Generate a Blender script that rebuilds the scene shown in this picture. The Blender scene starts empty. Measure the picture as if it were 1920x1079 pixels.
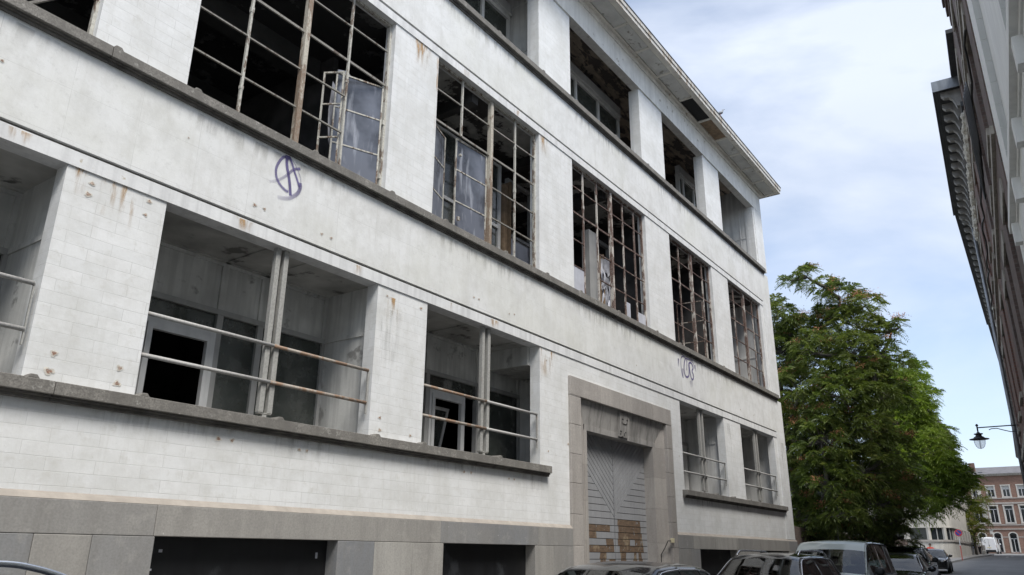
import bpy, bmesh, math, random
import numpy as np
from mathutils import Vector, Matrix
random.seed(7)
rng = np.random.default_rng(7)
C = bpy.context.scene.collection
S = bpy.context.scene
R = math.radians

# ------------------------------------------------------------------ camera
cam = bpy.data.cameras.new("camera"); cam_o = bpy.data.objects.new("camera", cam); C.objects.link(cam_o)
YAW, PITCH, ROLL, CF = 0.95155492, 0.332802578, 0.0088194, 1442.435
sy, cy = math.sin(YAW), math.cos(YAW)
fwd = Vector((sy*math.cos(PITCH), cy*math.cos(PITCH), math.sin(PITCH)))
rt = Vector((cy, -sy, 0)); up = rt.cross(fwd)
r2 = rt*math.cos(ROLL) + up*math.sin(ROLL); u2 = -rt*math.sin(ROLL) + up*math.cos(ROLL)
m = Matrix((r2, u2, -fwd)).transposed().to_4x4(); m.translation = Vector((0, -7.8, 1.6))
cam_o.matrix_world = m
cam.sensor_width = 36; cam.lens = CF/1920*36; cam.clip_start = 0.05; cam.clip_end = 2000
S.camera = cam_o

# ------------------------------------------------------------------ world, sun, exposure
SUN_EL, SUN_AZ = R(57), math.atan2(-0.5, -1.0)          # azimuth measured from +Y towards +X
w = bpy.data.worlds.new("World"); S.world = w; w.use_nodes = True
nt = w.node_tree; nt.nodes.clear(); N = nt.nodes; L = nt.links
wo = N.new('ShaderNodeOutputWorld'); bg = N.new('ShaderNodeBackground'); bg.inputs[1].default_value = 0.125
sky = N.new('ShaderNodeTexSky'); sky.sky_type = 'NISHITA'; sky.sun_disc = False
sky.sun_elevation = SUN_EL; sky.sun_rotation = SUN_AZ; sky.air_density = 1.0; sky.dust_density = 0.6; sky.ozone_density = 1.5
tc = N.new('ShaderNodeTexCoord'); mp = N.new('ShaderNodeMapping'); mp.inputs['Scale'].default_value = (1.0, 1.0, 2.6)
mp.inputs['Rotation'].default_value = (0.0, 0.0, 0.5); mp.inputs['Location'].default_value = (0.35, 0.1, 0.25)
L.new(tc.outputs['Generated'], mp.inputs[0])
nz = N.new('ShaderNodeTexNoise'); nz.inputs['Scale'].default_value = 2.1; nz.inputs['Detail'].default_value = 9; nz.inputs['Roughness'].default_value = .52; nz.inputs['Distortion'].default_value = .35
L.new(mp.outputs[0], nz.inputs['Vector'])
cr = N.new('ShaderNodeValToRGB'); cr.color_ramp.elements[0].position = .36; cr.color_ramp.elements[1].position = .60
L.new(nz.outputs[0], cr.inputs[0])
nz2 = N.new('ShaderNodeTexNoise'); nz2.inputs['Scale'].default_value = 1.6; nz2.inputs['Detail'].default_value = 8
mp2 = N.new('ShaderNodeMapping'); mp2.inputs['Scale'].default_value = (1, 1, 2.2); mp2.inputs['Location'].default_value = (3.3, 1.7, 0.6)
L.new(tc.outputs['Generated'], mp2.inputs[0]); L.new(mp2.outputs[0], nz2.inputs['Vector'])
cr2 = N.new('ShaderNodeValToRGB'); e = cr2.color_ramp.elements
e[0].position = .34; e[0].color = (4.15, 4.55, 5.3, 1); e[1].position = .66; e[1].color = (4.95, 5.35, 6.15, 1)
L.new(nz2.outputs[0], cr2.inputs[0])
# cloud cover opens towards the low sky over the far end of the street
sx = N.new('ShaderNodeSeparateXYZ'); L.new(tc.outputs['Generated'], sx.inputs[0])
ml = N.new('ShaderNodeMapRange'); ml.inputs[1].default_value = .1; ml.inputs[2].default_value = .5; ml.inputs[3].default_value = .55; ml.inputs[4].default_value = 1.15
L.new(sx.outputs['Z'], ml.inputs[0])
mm = N.new('ShaderNodeMath'); mm.operation = 'MULTIPLY'; mm.use_clamp = True
L.new(cr.outputs[0], mm.inputs[0]); L.new(ml.outputs[0], mm.inputs[1])
ma = N.new('ShaderNodeMath'); ma.operation = 'MULTIPLY_ADD'; ma.inputs[1].default_value = .62; ma.inputs[2].default_value = .34; ma.use_clamp = True
L.new(mm.outputs[0], ma.inputs[0])
mx = N.new('ShaderNodeMixRGB'); L.new(ma.outputs[0], mx.inputs[0]); L.new(sky.outputs[0], mx.inputs[1]); L.new(cr2.outputs[0], mx.inputs[2])
L.new(mx.outputs[0], bg.inputs[0]); L.new(bg.outputs[0], wo.inputs[0])

sun = bpy.data.lights.new("sun", 'SUN'); sun.energy = 2.6; sun.angle = R(22); sun.color = (1, .96, .90)
sun_o = bpy.data.objects.new("sun", sun); C.objects.link(sun_o)
sd = Vector((math.sin(SUN_AZ)*math.cos(SUN_EL), math.cos(SUN_AZ)*math.cos(SUN_EL), math.sin(SUN_EL)))
sun_o.rotation_euler = (-sd).to_track_quat('-Z', 'Y').to_euler(); sun_o.location = (0, -20, 40)
S.view_settings.view_transform = 'Standard'; S.view_settings.look = 'None'; S.view_settings.exposure = 0.70; S.view_settings.gamma = 1
S.cycles.use_denoising = True; S.cycles.max_bounces = 8; S.cycles.diffuse_bounces = 4; S.cycles.transparent_max_bounces = 12

# ------------------------------------------------------------------ materials
def c4(c): return (c[0], c[1], c[2], 1)
class Mt:
    def __init__(s, name):
        s.m = bpy.data.materials.new(name); s.m.use_nodes = True; s.nt = s.m.node_tree
        s.N = s.nt.nodes; s.b = s.N['Principled BSDF']; s.tc = s.N.new('ShaderNodeTexCoord')
    def link(s, a, b): s.nt.links.new(a, b)
    def map(s, scale=(1, 1, 1), loc=(0, 0, 0), src='Object'):
        n = s.N.new('ShaderNodeMapping'); n.inputs['Scale'].default_value = scale; n.inputs['Location'].default_value = loc
        s.link(s.tc.outputs[src], n.inputs[0]); return n.outputs[0]
    def noise(s, vec, scale, detail=6, rough=.55, dist=0):
        n = s.N.new('ShaderNodeTexNoise'); n.inputs['Scale'].default_value = scale; n.inputs['Detail'].default_value = detail
        n.inputs['Roughness'].default_value = rough; n.inputs['Distortion'].default_value = dist
        s.link(vec, n.inputs['Vector']); return n.outputs[0]
    def ramp(s, f, p0, p1, c0=(0, 0, 0), c1=(1, 1, 1)):
        n = s.N.new('ShaderNodeValToRGB'); e = n.color_ramp.elements
        e[0].position = p0; e[0].color = c4(c0); e[1].position = p1; e[1].color = c4(c1)
        s.link(f, n.inputs[0]); return n.outputs[0]
    def mix(s, f, a, b, mode='MIX'):
        n = s.N.new('ShaderNodeMixRGB'); n.blend_type = mode
        for i, v in enumerate((f, a, b)):
            if isinstance(v, (int, float)): n.inputs[i].default_value = v
            elif isinstance(v, tuple): n.inputs[i].default_value = c4(v)
            else: s.link(v, n.inputs[i])
        return n.outputs[0]
    def math(s, op, a, b=None, clamp=False):
        n = s.N.new('ShaderNodeMath'); n.operation = op; n.use_clamp = clamp
        for i, v in enumerate((a, b)):
            if v is None: continue
            if isinstance(v, (int, float)): n.inputs[i].default_value = v
            else: s.link(v, n.inputs[i])
        return n.outputs[0]
    def bump(s, h, strength=.3, dist=.02):
        n = s.N.new('ShaderNodeBump'); n.inputs['Strength'].default_value = strength; n.inputs['Distance'].default_value = dist
        s.link(h, n.inputs['Height']); s.link(n.outputs[0], s.b.inputs['Normal'])
    def island(s):
        n = s.N.new('ShaderNodeNewGeometry'); return n.outputs['Random Per Island']
    def wallvec(s):
        sp = s.N.new('ShaderNodeSeparateXYZ'); s.link(s.tc.outputs['Object'], sp.inputs[0])
        a = s.math('ADD', sp.outputs[0], sp.outputs[1]); cb = s.N.new('ShaderNodeCombineXYZ')
        s.link(a, cb.inputs[0]); s.link(sp.outputs[2], cb.inputs[1]); return cb.outputs[0]
    def brick(s, vec, w, h, mortar, c1, c2, cm, off=.5, smooth=.1):
        n = s.N.new('ShaderNodeTexBrick'); n.inputs['Scale'].default_value = 1
        n.inputs['Brick Width'].default_value = w; n.inputs['Row Height'].default_value = h; n.inputs['Mortar Size'].default_value = mortar
        n.inputs['Mortar Smooth'].default_value = smooth
        n.inputs['Color1'].default_value = c4(c1); n.inputs['Color2'].default_value = c4(c2); n.inputs['Mortar'].default_value = c4(cm)
        n.offset = off; s.link(vec, n.inputs['Vector']); return n
    def done(s, col, rough=.8, metal=0, spec=None):
        if isinstance(col, tuple): s.b.inputs['Base Color'].default_value = c4(col)
        else: s.link(col, s.b.inputs['Base Color'])
        if isinstance(rough, (int, float)): s.b.inputs['Roughness'].default_value = rough
        else: s.link(rough, s.b.inputs['Roughness'])
        s.b.inputs['Metallic'].default_value = metal
        if spec is not None: s.b.inputs['Specular IOR Level'].default_value = spec
        return s.m

def m_simple(name, base, var=.15, scale=4, rough=.8, streak=0, bump=0, metal=0, patch=None, island=0, spec=None, psc=3, pth=.55, fine=0):
    t = Mt(name); v = t.map()
    lo = tuple(x*(1-var) for x in base); hi = tuple(min(1, x*(1+var)) for x in base)
    col = t.ramp(t.noise(v, scale), .3, .7, lo, hi)
    if island:
        col = t.mix(1.0, col, t.ramp(t.island(), 0, 1, (1-island,)*3, (1+island*.3,)*3), 'MULTIPLY')
    if streak:
        sv = t.map(scale=(7, 7, .5)); col = t.mix(t.ramp(t.noise(sv, 1.3, 5), .45, .75), col, tuple(x*(1-streak) for x in base))
    if patch:
        col = t.mix(t.ramp(t.noise(v, psc, 8, .6), pth, pth+.05), col, patch)
    if fine:
        col = t.mix(t.ramp(t.noise(v, 60, 3), .35, .65), col, tuple(x*(1-fine) for x in base))
    if bump: t.bump(t.noise(v, 25, 5), bump, .01)
    return t.done(col, rough, metal, spec)

def m_blocks():
    t = Mt('painted_block'); v = t.wallvec(); o = t.map()
    dn = t.noise(o, 1.1, 2)
    wv = t.N.new('ShaderNodeVectorMath'); wv.operation = 'ADD'; sc_ = t.N.new('ShaderNodeVectorMath'); sc_.operation = 'SCALE'; sc_.inputs['Scale'].default_value = .012
    nn = t.N.new('ShaderNodeTexNoise'); nn.inputs['Scale'].default_value = 2.5; t.link(o, nn.inputs['Vector'])
    t.link(nn.outputs[1], sc_.inputs[0]); t.link(v, wv.inputs[0]); t.link(sc_.outputs[0], wv.inputs[1]); vv = wv.outputs[0]
    mv = t.N.new('ShaderNodeMapping'); mv.inputs['Location'].default_value = (.07, .0515, 0); t.link(vv, mv.inputs[0]); vv = mv.outputs[0]
    b = t.brick(vv, .47, .1305, .0030, (.80, .805, .80), (.725, .735, .73), (.53, .53, .52), smooth=.3)
    # joints fade in and out under the thick paint
    vis = t.ramp(t.noise(o, 2.4, 4), .34, .58, (.06,)*3, (.55,)*3)
    plain = t.mix(.35, (.775, .782, .775), b.outputs[0])
    col = t.mix(vis, plain, b.outputs[0])
    col = t.mix(t.ramp(t.noise(t.map((1, 1, 1)), 1.6, 9, .7), .42, .72), col, (.61, .61, .585))
    sv = t.map((9, 9, .45)); col = t.mix(t.ramp(t.noise(sv, 1.2, 7, .65), .52, .80, (0,)*3, (.6,)*3), col, (.60, .595, .565))
    col = t.mix(t.ramp(t.noise(o, 7, 9, .72), .54, .66, (0,)*3, (.6,)*3), col, (.60, .595, .56))
    col = t.mix(t.ramp(t.noise(o, 30, 3), .70, .76, (0,)*3, (.5,)*3), col, (.45, .43, .40))
    h = t.math('MULTIPLY', b.outputs['Fac'], -1.0)
    vis2 = t.math('MULTIPLY', h, vis)
    h2 = t.math('ADD', vis2, t.math('MULTIPLY', t.noise(o, 14, 6), .9))
    h2 = t.math('ADD', h2, t.math('MULTIPLY', t.noise(o, 3, 3), 1.2))
    t.bump(h2, .55, .005)
    return t.done(col, .72)

def m_render(name='painted_render', cool=1.0):
    t = Mt(name); v = t.wallvec(); o = t.map()
    mv = t.N.new('ShaderNodeMapping'); mv.inputs['Location'].default_value = (.03, 0, 0); t.link(v, mv.inputs[0])
    b = t.brick(mv.outputs[0], .74, .5575, .0030, (.79, .795, .785), (.725, .73, .72), (.50, .50, .49), off=0, smooth=.4)
    jv = t.ramp(t.noise(o, 1.1, 3), .40, .62, (.15,)*3, (.9,)*3)
    col = t.mix(jv, (.765, .77, .76), b.outputs[0])
    col = t.mix(t.ramp(t.noise(o, 1.7, 10, .72), .44, .66, (0,)*3, (.85,)*3), col, (.60, .60, .575))
    sv = t.map((6, 6, .8)); col = t.mix(t.ramp(t.noise(sv, 1.4, 7, .65), .5, .8, (0,)*3, (.6,)*3), col, (.59, .585, .55))
    col = t.mix(t.ramp(t.noise(o, 11, 9, .78), .55, .66, (0,)*3, (.50,)*3), col, (.55, .55, .53))
    col = t.mix(t.ramp(t.noise(o, 34, 5, .7), .69, .72, (0,)*3, (.7,)*3), col, (.42, .40, .37))
    col = t.mix(t.ramp(t.noise(t.map((1, 1, 1), (5, 5, 5)), .55, 5), .45, .72, (0,)*3, (.45,)*3), col, (.66, .66, .58))
    t.bump(t.math('ADD', t.noise(o, 20, 8, .7), t.math('MULTIPLY', b.outputs['Fac'], -.5)), .45, .005)
    return t.done(col, .75)

def m_brick(name, c1, c2, cm, w=.22, h=.075, mort=.008, dirt=(.1, .09, .08), dth=.55):
    t = Mt(name); v = t.wallvec(); o = t.map()
    b = t.brick(v, w, h, mort, c1, c2, cm)
    col = t.mix(t.ramp(t.noise(o, .8, 7, .6), dth, dth+.25), b.outputs[0], dirt)
    col = t.mix(t.ramp(t.noise(o, 9, 4), .3, .7), col, t.mix(.35, col, (.03, .02, .02)))
    t.bump(t.math('MULTIPLY', b.outputs['Fac'], -1.0), .6, .01)
    return t.done(col, .85)

def m_chipped(name, paint, rust, th, sc=9):
    t = Mt(name); v = t.map((1, 1, .35))
    n = t.noise(v, sc, 8, .7)
    col = t.mix(t.ramp(n, th-.02, th+.02), rust, paint)
    col = t.mix(t.ramp(t.noise(t.map(), 40, 4), .45, .6, (0,)*3, (.5,)*3), col, tuple(x*.6 for x in paint))
    t.bump(n, .5, .004)
    return t.done(col, .65)

def m_glass(name, tint=(.012, .016, .016), rough=.06, trans=.55, dirt=.25):
    t = Mt(name); v = t.map()
    d = t.ramp(t.noise(v, 3.5, 8, .65), .4, .75, (0,)*3, (dirt,)*3)
    col = t.mix(d, tint, (.16, .16, .15))
    t.done(col, rough, 0, .5)
    tr = t.N.new('ShaderNodeBsdfTransparent'); mxs = t.N.new('ShaderNodeMixShader')
    f = t.math('SUBTRACT', trans, t.math('MULTIPLY', d, .6), True); t.link(f, mxs.inputs[0])
    t.link(t.b.outputs[0], mxs.inputs[1]); t.link(tr.outputs[0], mxs.inputs[2])
    t.link(mxs.outputs[0], t.N['Material Output'].inputs[0]); return t.m

def m_soft(name, col, strength=.8, edge='strip', rough=.8, nsc=14):
    """paint or rust lying on the wall: UV carries the fade to its edge"""
    t = Mt(name); t.done(m_var(t, col), rough)
    uv = t.N.new('ShaderNodeSeparateXYZ'); t.link(t.tc.outputs['UV'], uv.inputs[0])
    if edge == 'strip':
        a = t.math('MULTIPLY', t.math('SUBTRACT', 1.0, t.math('ABSOLUTE', uv.outputs[1])), 2.6, True)
        a = t.math('MULTIPLY', a, uv.outputs[0])
    else:
        n = t.math('MULTIPLY', t.math('SUBTRACT', t.noise(t.map((1, 1, .16)), nsc, 5), .47), 6.5, True)
        a = t.math('MULTIPLY', n, t.math('POWER', uv.outputs[1], .8))
        a = t.math('MULTIPLY', a, t.math('MULTIPLY', t.math('SUBTRACT', 1.0, t.math('ABSOLUTE', uv.outputs[0])), 2.0, True))
    a = t.math('MULTIPLY', a, strength)
    tr = t.N.new('ShaderNodeBsdfTransparent'); mxs = t.N.new('ShaderNodeMixShader')
    t.link(a, mxs.inputs[0]); t.link(tr.outputs[0], mxs.inputs[1]); t.link(t.b.outputs[0], mxs.inputs[2])
    t.link(mxs.outputs[0], t.N['Material Output'].inputs[0]); return t.m
def m_var(t, col): return t.ramp(t.noise(t.map(), 8, 4), .3, .7, tuple(x*.75 for x in col), tuple(x*1.2 for x in col))

def m_peel(name, plaster, under, th=.5, sc=2.2, stretch=(1, 1, 1)):
    t = Mt(name); v = t.map(stretch); n = t.noise(v, sc, 10, .66, .25)
    pl = t.mix(t.ramp(t.noise(v, 5, 6), .3, .7), plaster, tuple(x*.6 for x in plaster))
    col = t.mix(t.ramp(n, th-.01, th+.015), under, pl)
    t.bump(t.ramp(n, th-.01, th+.03), .8, .02)
    return t.done(col, .9)

MT = {}
MT['block'] = m_blocks(); MT['render'] = m_render()
MT['fascia'] = m_simple('painted_fascia', (.72, .725, .72), .08, 3, .75, .22, .3, patch=(.50, .46, .38), psc=6, pth=.66)
MT['sill'] = m_simple('weathered_sill_stone', (.235, .222, .20), .35, 4, .85, .35, .6, fine=.35, patch=(.36, .35, .32), psc=7, pth=.60)
MT['sill_dk'] = m_simple('drip_stone_and_groove_shade', (.12, .112, .10), .4, 6, .9, 0, .4)
def m_stone(name, ca, cb, cc):
    t = Mt(name); o = t.map(); isl = t.island()
    n = t.N.new('ShaderNodeValToRGB'); e = n.color_ramp.elements; e[0].position = 0; e[0].color = c4(ca); e[1].position = 1; e[1].color = c4(cc); k = e.new(.5); k.color = c4(cb); t.link(isl, n.inputs[0])
    col = t.mix(t.ramp(t.noise(o, .7, 8, .6), .48, .56, (0,)*3, (.8,)*3), n.outputs[0], t.mix(.5, n.outputs[0], cb))
    col = t.mix(t.ramp(t.noise(t.map((2.6, 2.6, .4)), 1.3, 9, .7, .6), .42, .70, (0,)*3, (.6,)*3), col, tuple(x*.62 for x in cb))
    col = t.mix(t.ramp(t.noise(o, 5, 9, .7), .55, .72, (0,)*3, (.45,)*3), col, tuple(min(1, x*1.35) for x in cb))
    col = t.mix(t.ramp(t.noise(o, 45, 4), .4, .7, (0,)*3, (.25,)*3), col, (.1, .1, .1))
    col = t.mix(t.ramp(t.noise(o, 22, 2), .755, .775, (0,)*3, (.8,)*3), col, (.55, .54, .5))
    t.bump(t.noise(o, 30, 6, .7), .35, .006); return t.done(col, .72)
MT['bluestone'] = m_stone('plinth_bluestone', (.21, .22, .235), (.33, .315, .29), (.47, .455, .42))
MT['bluestone_cap'] = m_simple('plinth_cap_stone', (.34, .305, .265), .15, 5, .85, .1, .3)
MT['portal'] = m_stone('portal_bluestone', (.35, .325, .30), (.40, .37, .34), (.45, .42, .385))
MT['portal_streak'] = m_simple('portal_streaked_stone', (.36, .345, .325), .15, 3, .8, .55, .3)
MT['plaster_gl'] = m_simple('loggia_plaster', (.60, .60, .575), .22, 1.8, .9, .3, .2, patch=(.30, .295, .28), psc=2.2, pth=.60)
MT['plaster_wh'] = m_simple('loggia_white_plaster', (.66, .66, .645), .15, 1.8, .9, .3, .2)
MT['ceil_gl'] = m_simple('loggia_ceiling', (.46, .455, .43), .35, 1.6, .9, 0, .2, patch=(.16, .155, .145), psc=1.7, pth=.58)
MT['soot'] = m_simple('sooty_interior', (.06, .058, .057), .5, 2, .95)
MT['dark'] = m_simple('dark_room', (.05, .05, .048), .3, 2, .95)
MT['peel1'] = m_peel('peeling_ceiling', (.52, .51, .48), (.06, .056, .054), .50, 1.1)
MT['peel0'] = m_peel('dark_peeling_ceiling', (.16, .16, .155), (.035, .035, .035), .60, 1.6)  # darker plaster, fewer patches than the other peeling ceilings
MT['peel2'] = m_peel('flaking_dark_ceiling', (.60, .50, .40), (.14, .12, .11), .49, 2.4, (.55, 1.6, 1))
MT['frame_w'] = m_simple('white_window_frame', (.66, .665, .66), .08, 5, .5, .15)
MT['frame_g'] = m_simple('grey_window_frame', (.36, .36, .35), .12, 5, .6, .15)
MT['steel_w'] = m_chipped('chipped_cream_steel', (.52, .505, .45), (.15, .10, .07), .46)
MT['steel_h'] = m_chipped('grimy_grey_steel', (.27, .255, .225), (.11, .08, .06), .42)
MT['steel_hr'] = m_chipped('brown_rust_steel', (.25, .20, .17), (.095, .052, .04), .56)
MT['steel_r'] = m_chipped('rusty_cream_steel', (.60, .56, .50), (.125, .068, .05), .53, 6)
MT['steel_main'] = m_chipped('rust_streaked_mullion', (.52, .48, .40), (.235, .165, .115), .50, 4)
MT['post'] = m_chipped('grey_painted_steel', (.38, .375, .35), (.27, .15, .08), .36, 3)
MT['rail'] = m_chipped('rail_paint', (.45, .44, .42), (.30, .17, .09), .34, 3)
MT['rail_r'] = m_chipped('rusty_rail_paint', (.38, .34, .29), (.30, .185, .115), .5, 4)
MT['glass'] = m_glass('dark_window_glass', (.065, .075, .068), .07, .30, .5)
def m_streaky():
    t = Mt('bluish_reflection_glass'); v = t.map((3.5, 3.5, .6)); n = t.noise(v, 1.5, 7, .6, .4); n2 = t.noise(t.map(), 1.2, 4)  # bluish reflection and pale curtain streaks painted into the pane colour
    col = t.mix(t.ramp(n2, .38, .62), (.04, .045, .055), (.17, .185, .225))
    col = t.mix(t.ramp(n, .52, .68), col, (.40, .42, .47))
    t.done(col, .12, 0, .5); tr = t.N.new('ShaderNodeBsdfTransparent'); mxs = t.N.new('ShaderNodeMixShader'); mxs.inputs[0].default_value = .12
    t.link(t.b.outputs[0], mxs.inputs[1]); t.link(tr.outputs[0], mxs.inputs[2]); t.link(mxs.outputs[0], t.N['Material Output'].inputs[0]); return t.m
MT['glass_b'] = m_streaky()
MT['glass_w'] = m_simple('milky_pane', (.50, .51, .56), .12, 4, .25, .1)
MT['curtain'] = m_simple('net_curtain', (.50, .51, .56), .35, 7, .9, .4)
MT['wood'] = m_simple('bare_wood', (.27, .19, .12), .35, 9, .85, .2, .3)
MT['ply'] = m_simple('bare_wood_board', (.19, .115, .065), .45, 7, .85, .4, .4, patch=(.30, .22, .14), psc=9, pth=.6)
def m_ply():
    t = Mt('bare_wood_board'); o = t.map(); col = t.mix(t.ramp(t.noise(t.map((1, 1, 5)), 6, 6), .35, .65), (.185, .125, .08), (.10, .068, .045)); t.done(t.mix(t.ramp(t.noise(o, 4, 5, .7), .55, .62), col, (.26, .20, .13)), .85)
    tr = t.N.new('ShaderNodeBsdfTransparent'); mxs = t.N.new('ShaderNodeMixShader'); t.link(t.ramp(t.noise(o, 9, 6, .65), .36, .40), mxs.inputs[0])
    t.link(tr.outputs[0], mxs.inputs[1]); t.link(t.b.outputs[0], mxs.inputs[2]); t.link(mxs.outputs[0], t.N['Material Output'].inputs[0]); return t.m
MT['ply'] = m_ply()
MT['door'] = m_simple('grey_door_boards', (.33, .335, .345), .14, 3, .6, .3, .2, island=.14, fine=.15)
MT['gap'] = m_simple('black_gap', (.012, .012, .012), .1)
MT['board'] = m_simple('black_basement_board', (.009, .0095, .011), .4, 3, .5, .4, 0, patch=(.035, .038, .042), psc=1.5, pth=.58)
MT['beam'] = m_simple('weathered_beam', (.80, .79, .75), .12, 3, .8, .16, .4, patch=(.42, .39, .34), psc=5, pth=.63)
MT['soffit'] = m_simple('soffit_panels', (.74, .735, .70), .14, 2.5, .85, 0, .2, island=.22, patch=(.30, .285, .25), psc=4, pth=.6)
MT['soffit_f'] = m_simple('soffit_frame', (.76, .73, .66), .12, 3, .8, 0, .2, patch=(.42, .35, .26), psc=5, pth=.62)
MT['fasc_r'] = m_chipped('roof_fascia_flaking', (.58, .56, .52), (.35, .29, .22), .46, 6)
MT['zinc_d'] = m_simple('dark_zinc', (.075, .08, .085), .25, 3, .45, .2, 0, .5)
MT['zinc'] = m_simple('zinc_sheet', (.26, .28, .30), .25, 3, .4, .25, 0, .7)
MT['rust'] = m_soft('rust_run', (.50, .31, .14), .9, 'run', nsc=10)
MT['grime'] = m_soft('grime_run', (.30, .285, .25), .32, 'run', nsc=9)
MT['chip'] = m_simple('chipped_plaster', (.42, .33, .27), .5, 40, .95, 0, .5, patch=(.30, .18, .13), psc=30, pth=.5)
MT['chip_rim'] = m_simple('chip_rim', (.62, .59, .53), .3, 30, .95, 0, .5)
MT['spray'] = m_soft('violet_spray', (.12, .10, .25), .85, 'strip')
MT['asphalt'] = m_simple('asphalt', (.19, .19, .188), .25, .5, .85, 0, .3, fine=.25)
MT['pave'] = m_simple('pavement_slabs', (.26, .25, .235), .2, 1, .85, 0, .2)
MT['kerb'] = m_simple('kerb_stone', (.30, .295, .285), .2, 1, .85)
MT['paint_w'] = m_simple('road_marking', (.6, .6, .58), .2, 2, .8)
MT['cream'] = m_simple('cream_plastic', (.62, .56, .38), .1, 5, .5)
MT['black'] = m_simple('black_cable', (.02, .02, .02), .1, 5, .5)

# ------------------------------------------------------------------ mesh helpers
def wloc(o):
    v = Vector((0, 0, 0))
    while o: v += o.location; o = o.parent
    return v
class MB:
    def __init__(s): s.v = []; s.f = []; s.mi = []; s.uv = {}
    def add(s, vs, fs, mi=0):
        b = len(s.v); s.v += [tuple(v) for v in vs]; s.f += [tuple(b+i for i in f) for f in fs]; s.mi += [mi]*len(fs); return s
    def box(s, x0, x1, y0, y1, z0, z1, mi=0):
        return s.add([(x0, y0, z0), (x1, y0, z0), (x1, y1, z0), (x0, y1, z0), (x0, y0, z1), (x1, y0, z1), (x1, y1, z1), (x0, y1, z1)],
                     [(0, 3, 2, 1), (4, 5, 6, 7), (0, 1, 5, 4), (1, 2, 6, 5), (2, 3, 7, 6), (3, 0, 4, 7)], mi)
    def prism(s, poly, axis, a, b, mi=0):
        """poly: list of 2-D points in the plane perpendicular to axis, extruded from a to b"""
        def P(p, t): return {'x': (t, p[0], p[1]), 'y': (p[0], t, p[1]), 'z': (p[0], p[1], t)}[axis]
        n = len(poly); vs = [P(p, a) for p in poly] + [P(p, b) for p in poly]
        fs = [tuple(range(n))[::-1], tuple(range(n, 2*n))] + [(i, (i+1) % n, n+(i+1) % n, n+i) for i in range(n)]
        return s.add(vs, fs, mi)
    def tube(s, pts, r, n=8, mi=0, cap=True):
        pts = [Vector(p) for p in pts]; rs = r if isinstance(r, (list, tuple)) else [r]*len(pts)
        vs = []; prev = None
        for i, p in enumerate(pts):
            d = (pts[min(i+1, len(pts)-1)]-pts[max(i-1, 0)]).normalized()
            a = prev if prev is not None else (Vector((0, 0, 1)) if abs(d.z) < .9 else Vector((1, 0, 0)))
            u = (a-d*a.dot(d)).normalized(); prev = u; v = d.cross(u)
            vs += [p+u*(rs[i]*math.cos(t*2*math.pi/n))+v*(rs[i]*math.sin(t*2*math.pi/n)) for t in range(n)]
        fs = [(i*n+j, i*n+(j+1) % n, (i+1)*n+(j+1) % n, (i+1)*n+j) for i in range(len(pts)-1) for j in range(n)]
        if cap: fs += [tuple(range(n))[::-1], tuple(range((len(pts)-1)*n, len(pts)*n))]
        return s.add(vs, fs, mi)
    def lathe(s, prof, cx, cy, n=20, mi=0, axis='z'):
        vs = []
        for r, z in prof:
            for t in range(n):
                a = 2*math.pi*t/n; q = (r*math.cos(a), r*math.sin(a))
                vs.append((cx+q[0], cy+q[1], z) if axis == 'z' else (cx[0]+z, cx[1]+q[0], cx[2]+q[1]) if axis == 'x' else (cx[0]+q[0], cx[1]+z, cx[2]+q[1]))
        fs = [(i*n+j, i*n+(j+1) % n, (i+1)*n+(j+1) % n, (i+1)*n+j) for i in range(len(prof)-1) for j in range(n)]
        fs += [tuple(range(n))[::-1], tuple(range((len(prof)-1)*n, len(prof)*n))]
        return s.add(vs, fs, mi)
    def build(s, name, mat, parent=None, world=True, smooth=False, bevel=0, fix=True):
        me = bpy.data.meshes.new(name); me.from_pydata(s.v, [], s.f)
        for mm_ in (mat if isinstance(mat, (list, tuple)) else [mat]): me.materials.append(mm_)
        if any(s.mi): me.polygons.foreach_set('material_index', s.mi)
        if fix:
            bm = bmesh.new(); bm.from_mesh(me); bmesh.ops.recalc_face_normals(bm, faces=bm.faces); bm.to_mesh(me); bm.free()
        if s.uv:
            uvl = me.uv_layers.new(name='UVMap')
            for lp in me.loops: uvl.data[lp.index].uv = s.uv.get(lp.vertex_index, (0, 0))
        o = bpy.data.objects.new(name, me); C.objects.link(o)
        if smooth: me.polygons.foreach_set('use_smooth', [True]*len(me.polygons))
        if parent:
            if world:
                wl = wloc(parent); me.transform(Matrix.Translation(-wl))
            o.parent = parent
        if bevel:
            bv = o.modifiers.new('bevel', 'BEVEL'); bv.width = bevel; bv.segments = 2; bv.limit_method = 'ANGLE'
        return o
def tag(o, label=None, cat=None, group=None, kind=None):
    if label: o['label'] = label
    if cat: o['category'] = cat
    if group: o['group'] = group
    if kind: o['kind'] = kind
    return o
def thing(name, label, cat, loc=(0, 0, 0), rz=0, group=None):
    o = bpy.data.objects.new(name, None); C.objects.link(o); o.location = loc; o.rotation_euler.z = rz
    o.empty_display_size = .3
    return tag(o, label, cat, group)
def B1(x0, x1, y0, y1, z0, z1): return MB().box(x0, x1, y0, y1, z0, z1)

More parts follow.
